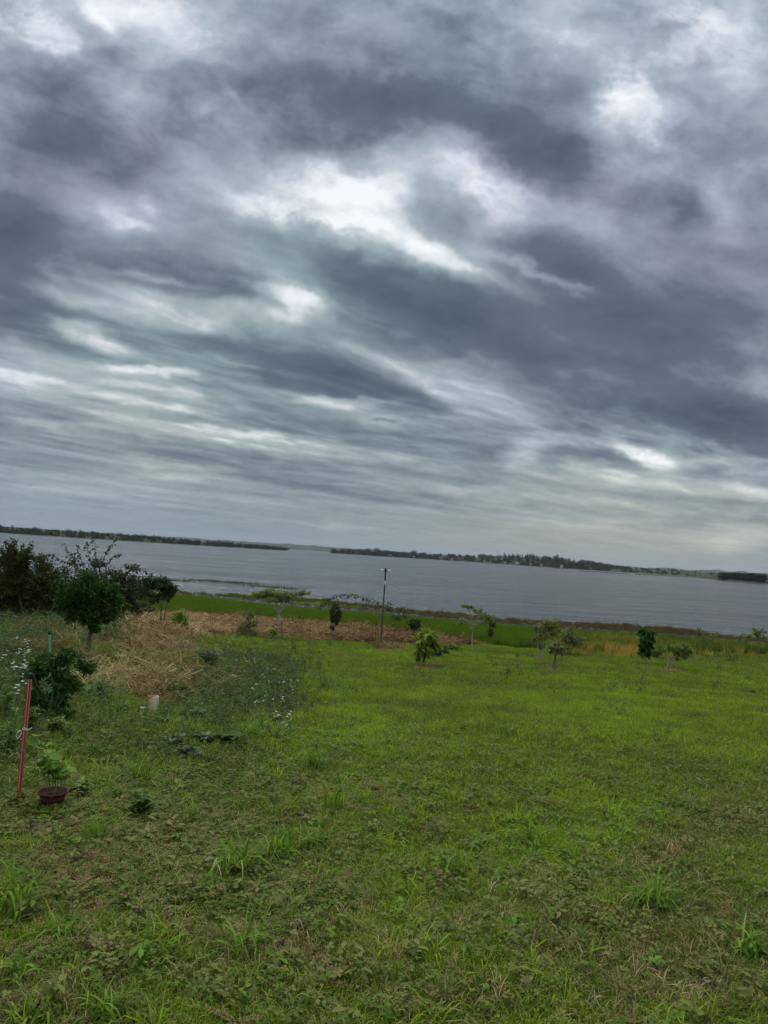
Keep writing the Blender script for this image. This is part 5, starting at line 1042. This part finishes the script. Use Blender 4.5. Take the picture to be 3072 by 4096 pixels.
HS = [(1560,1.5,12,4,HG,'pale roofed house nearest to the left tip of the village'),(1590,1.7,10,4,HG,'second pale house from the left tip of the village'),(1655,1.4,14,4.5,HG,'wide pale house under the tall round tree of the village'),(1690,1.6,9,4,HR,'red roofed house right of the wide pale one'),
      (1762,1.8,11,5,HG,'pale house in the middle gap of the village trees'),(1803,1.2,15,4,HG,'low white building close to the water left of the landing'),(1842,1.5,11,5,HR,'red roofed house behind the white landing'),(1935,1.3,12,4,HG,'pale shed right of the white landing'),
      (2020,1.4,16,5,HG,'long pale building under the mast'),(2075,3.2,15,8,HG,'high pale building on the hill top of the village'),(2100,3.0,12,9,HR,'red roofed house on the hill top of the village'),(2068,1.5,11,5,HG,'white house at the foot of the village hill'),(2130,1.5,14,5,HG,'white house right of the village hill foot'),(2165,1.6,10,5,HR,'red roofed house near the right end of the village'),(2250,1.4,12,4,HG,'rightmost pale house of the village')]
for q in HS: house(*q)
k_ = np.argmin(np.abs(project(L2[2])[0]-1988)); p = L2[4][k_]; ms = thing('radio_mast', 'thin mast rising above the village trees', 'mast', tuple(p)); a = Acc()
for dx_, dy_ in ((-.7, -.7), (.7, -.7), (0, .8)): a.tube([p+np.array((dx_, dy_, -1)), p+np.array((dx_*.3, dy_*.3, 26))], .22, 5)
for zq in range(2, 24, 3): s_ = 1-.7*zq/34; a.tube([p+np.array((-.7*s_, -.7*s_, zq)), p+np.array((.7*s_, -.7*s_, zq+1.5)), p+np.array((0, .8*s_, zq+3))], .1, 4)
a.obj('lattice', simple('mast_steel', (.28,.29,.30), .6, .3), ms); a = Acc(); a.tube([p+np.array((0, 0, 25.5)), p+np.array((0, 0, 29))], .12, 5); a.obj('antenna', WHT, ms)
k_ = np.argmin(np.abs(project(L2[0])[0]-1868)); p = L2[0][k_]; jt = thing('landing_stage', 'white landing stage at the water in front of the village', 'landing', tuple(p)); a = Acc(); a.box(p+np.array((0, -6, .9)), (38, 6, .3)); a.obj('deck', WHT, jt)
for i in range(7): a = Acc(); a.tube([p+np.array((-18+6*i, -8, -1)), p+np.array((-18+6*i, -8, .8))], .2, 6); a.obj('post', WHT, jt)
a = Acc(); a.box(p+np.array((-6, -5, 2.6)), (14, 4, .25)); a.obj('canopy', WHT, jt)
for i in range(4): a = Acc(); a.tube([p+np.array((-12+4*i, -6, 1)), p+np.array((-12+4*i, -6, 2.5))], .12, 5); a.obj('canopy_post', WHT, jt)
p = np.array((*water_pt(2243, 2276), WATER)); bt_ = thing('motor_boat', 'tiny white boat near the right end of the village shore', 'boat', tuple(p)); a = Acc(); f = np.linspace(0, 1, 9); hw = 1.0*np.sin(np.pi*np.clip(.12+f*.88, 0, 1))**.6
V = np.stack([np.stack([p[0]-4+8*f, p[1]-hw, p[2]+.9+.3*(1-f)], -1), np.stack([p[0]-4+8*f, p[1]+0*f, p[2]-.2+0*f], -1), np.stack([p[0]-4+8*f, p[1]+hw, p[2]+.9+.3*(1-f)], -1)], 1).reshape(-1, 3)
a.add(V, [q for i in range(8) for q in ((3*i, 3*i+3, 3*i+4, 3*i+1), (3*i+1, 3*i+4, 3*i+5, 3*i+2))]); a.obj('hull', WHT, bt_); a = Acc(); a.box(p+np.array((.5, 0, 1.5)), (2.4, 1.3, 1.3)); a.obj('cabin', WHT, bt_)

# ================================================================ haze
t = NT('haze_air'); pv = t.n('ShaderNodeVolumePrincipled'); pv.inputs['Density'].default_value = 4.5e-5; pv.inputs['Color'].default_value = (.80,.90,1,1); pv.inputs['Anisotropy'].default_value = 0
HZ = t.out(None, pv.outputs[0]); a = Acc(); a.box((0, 3900, 40), (11000, 9200, 108)); hz = a.obj('haze', HZ); tag(hz, 'thin bluish air over the lake that fades the far hills', 'haze', None, 'stuff')
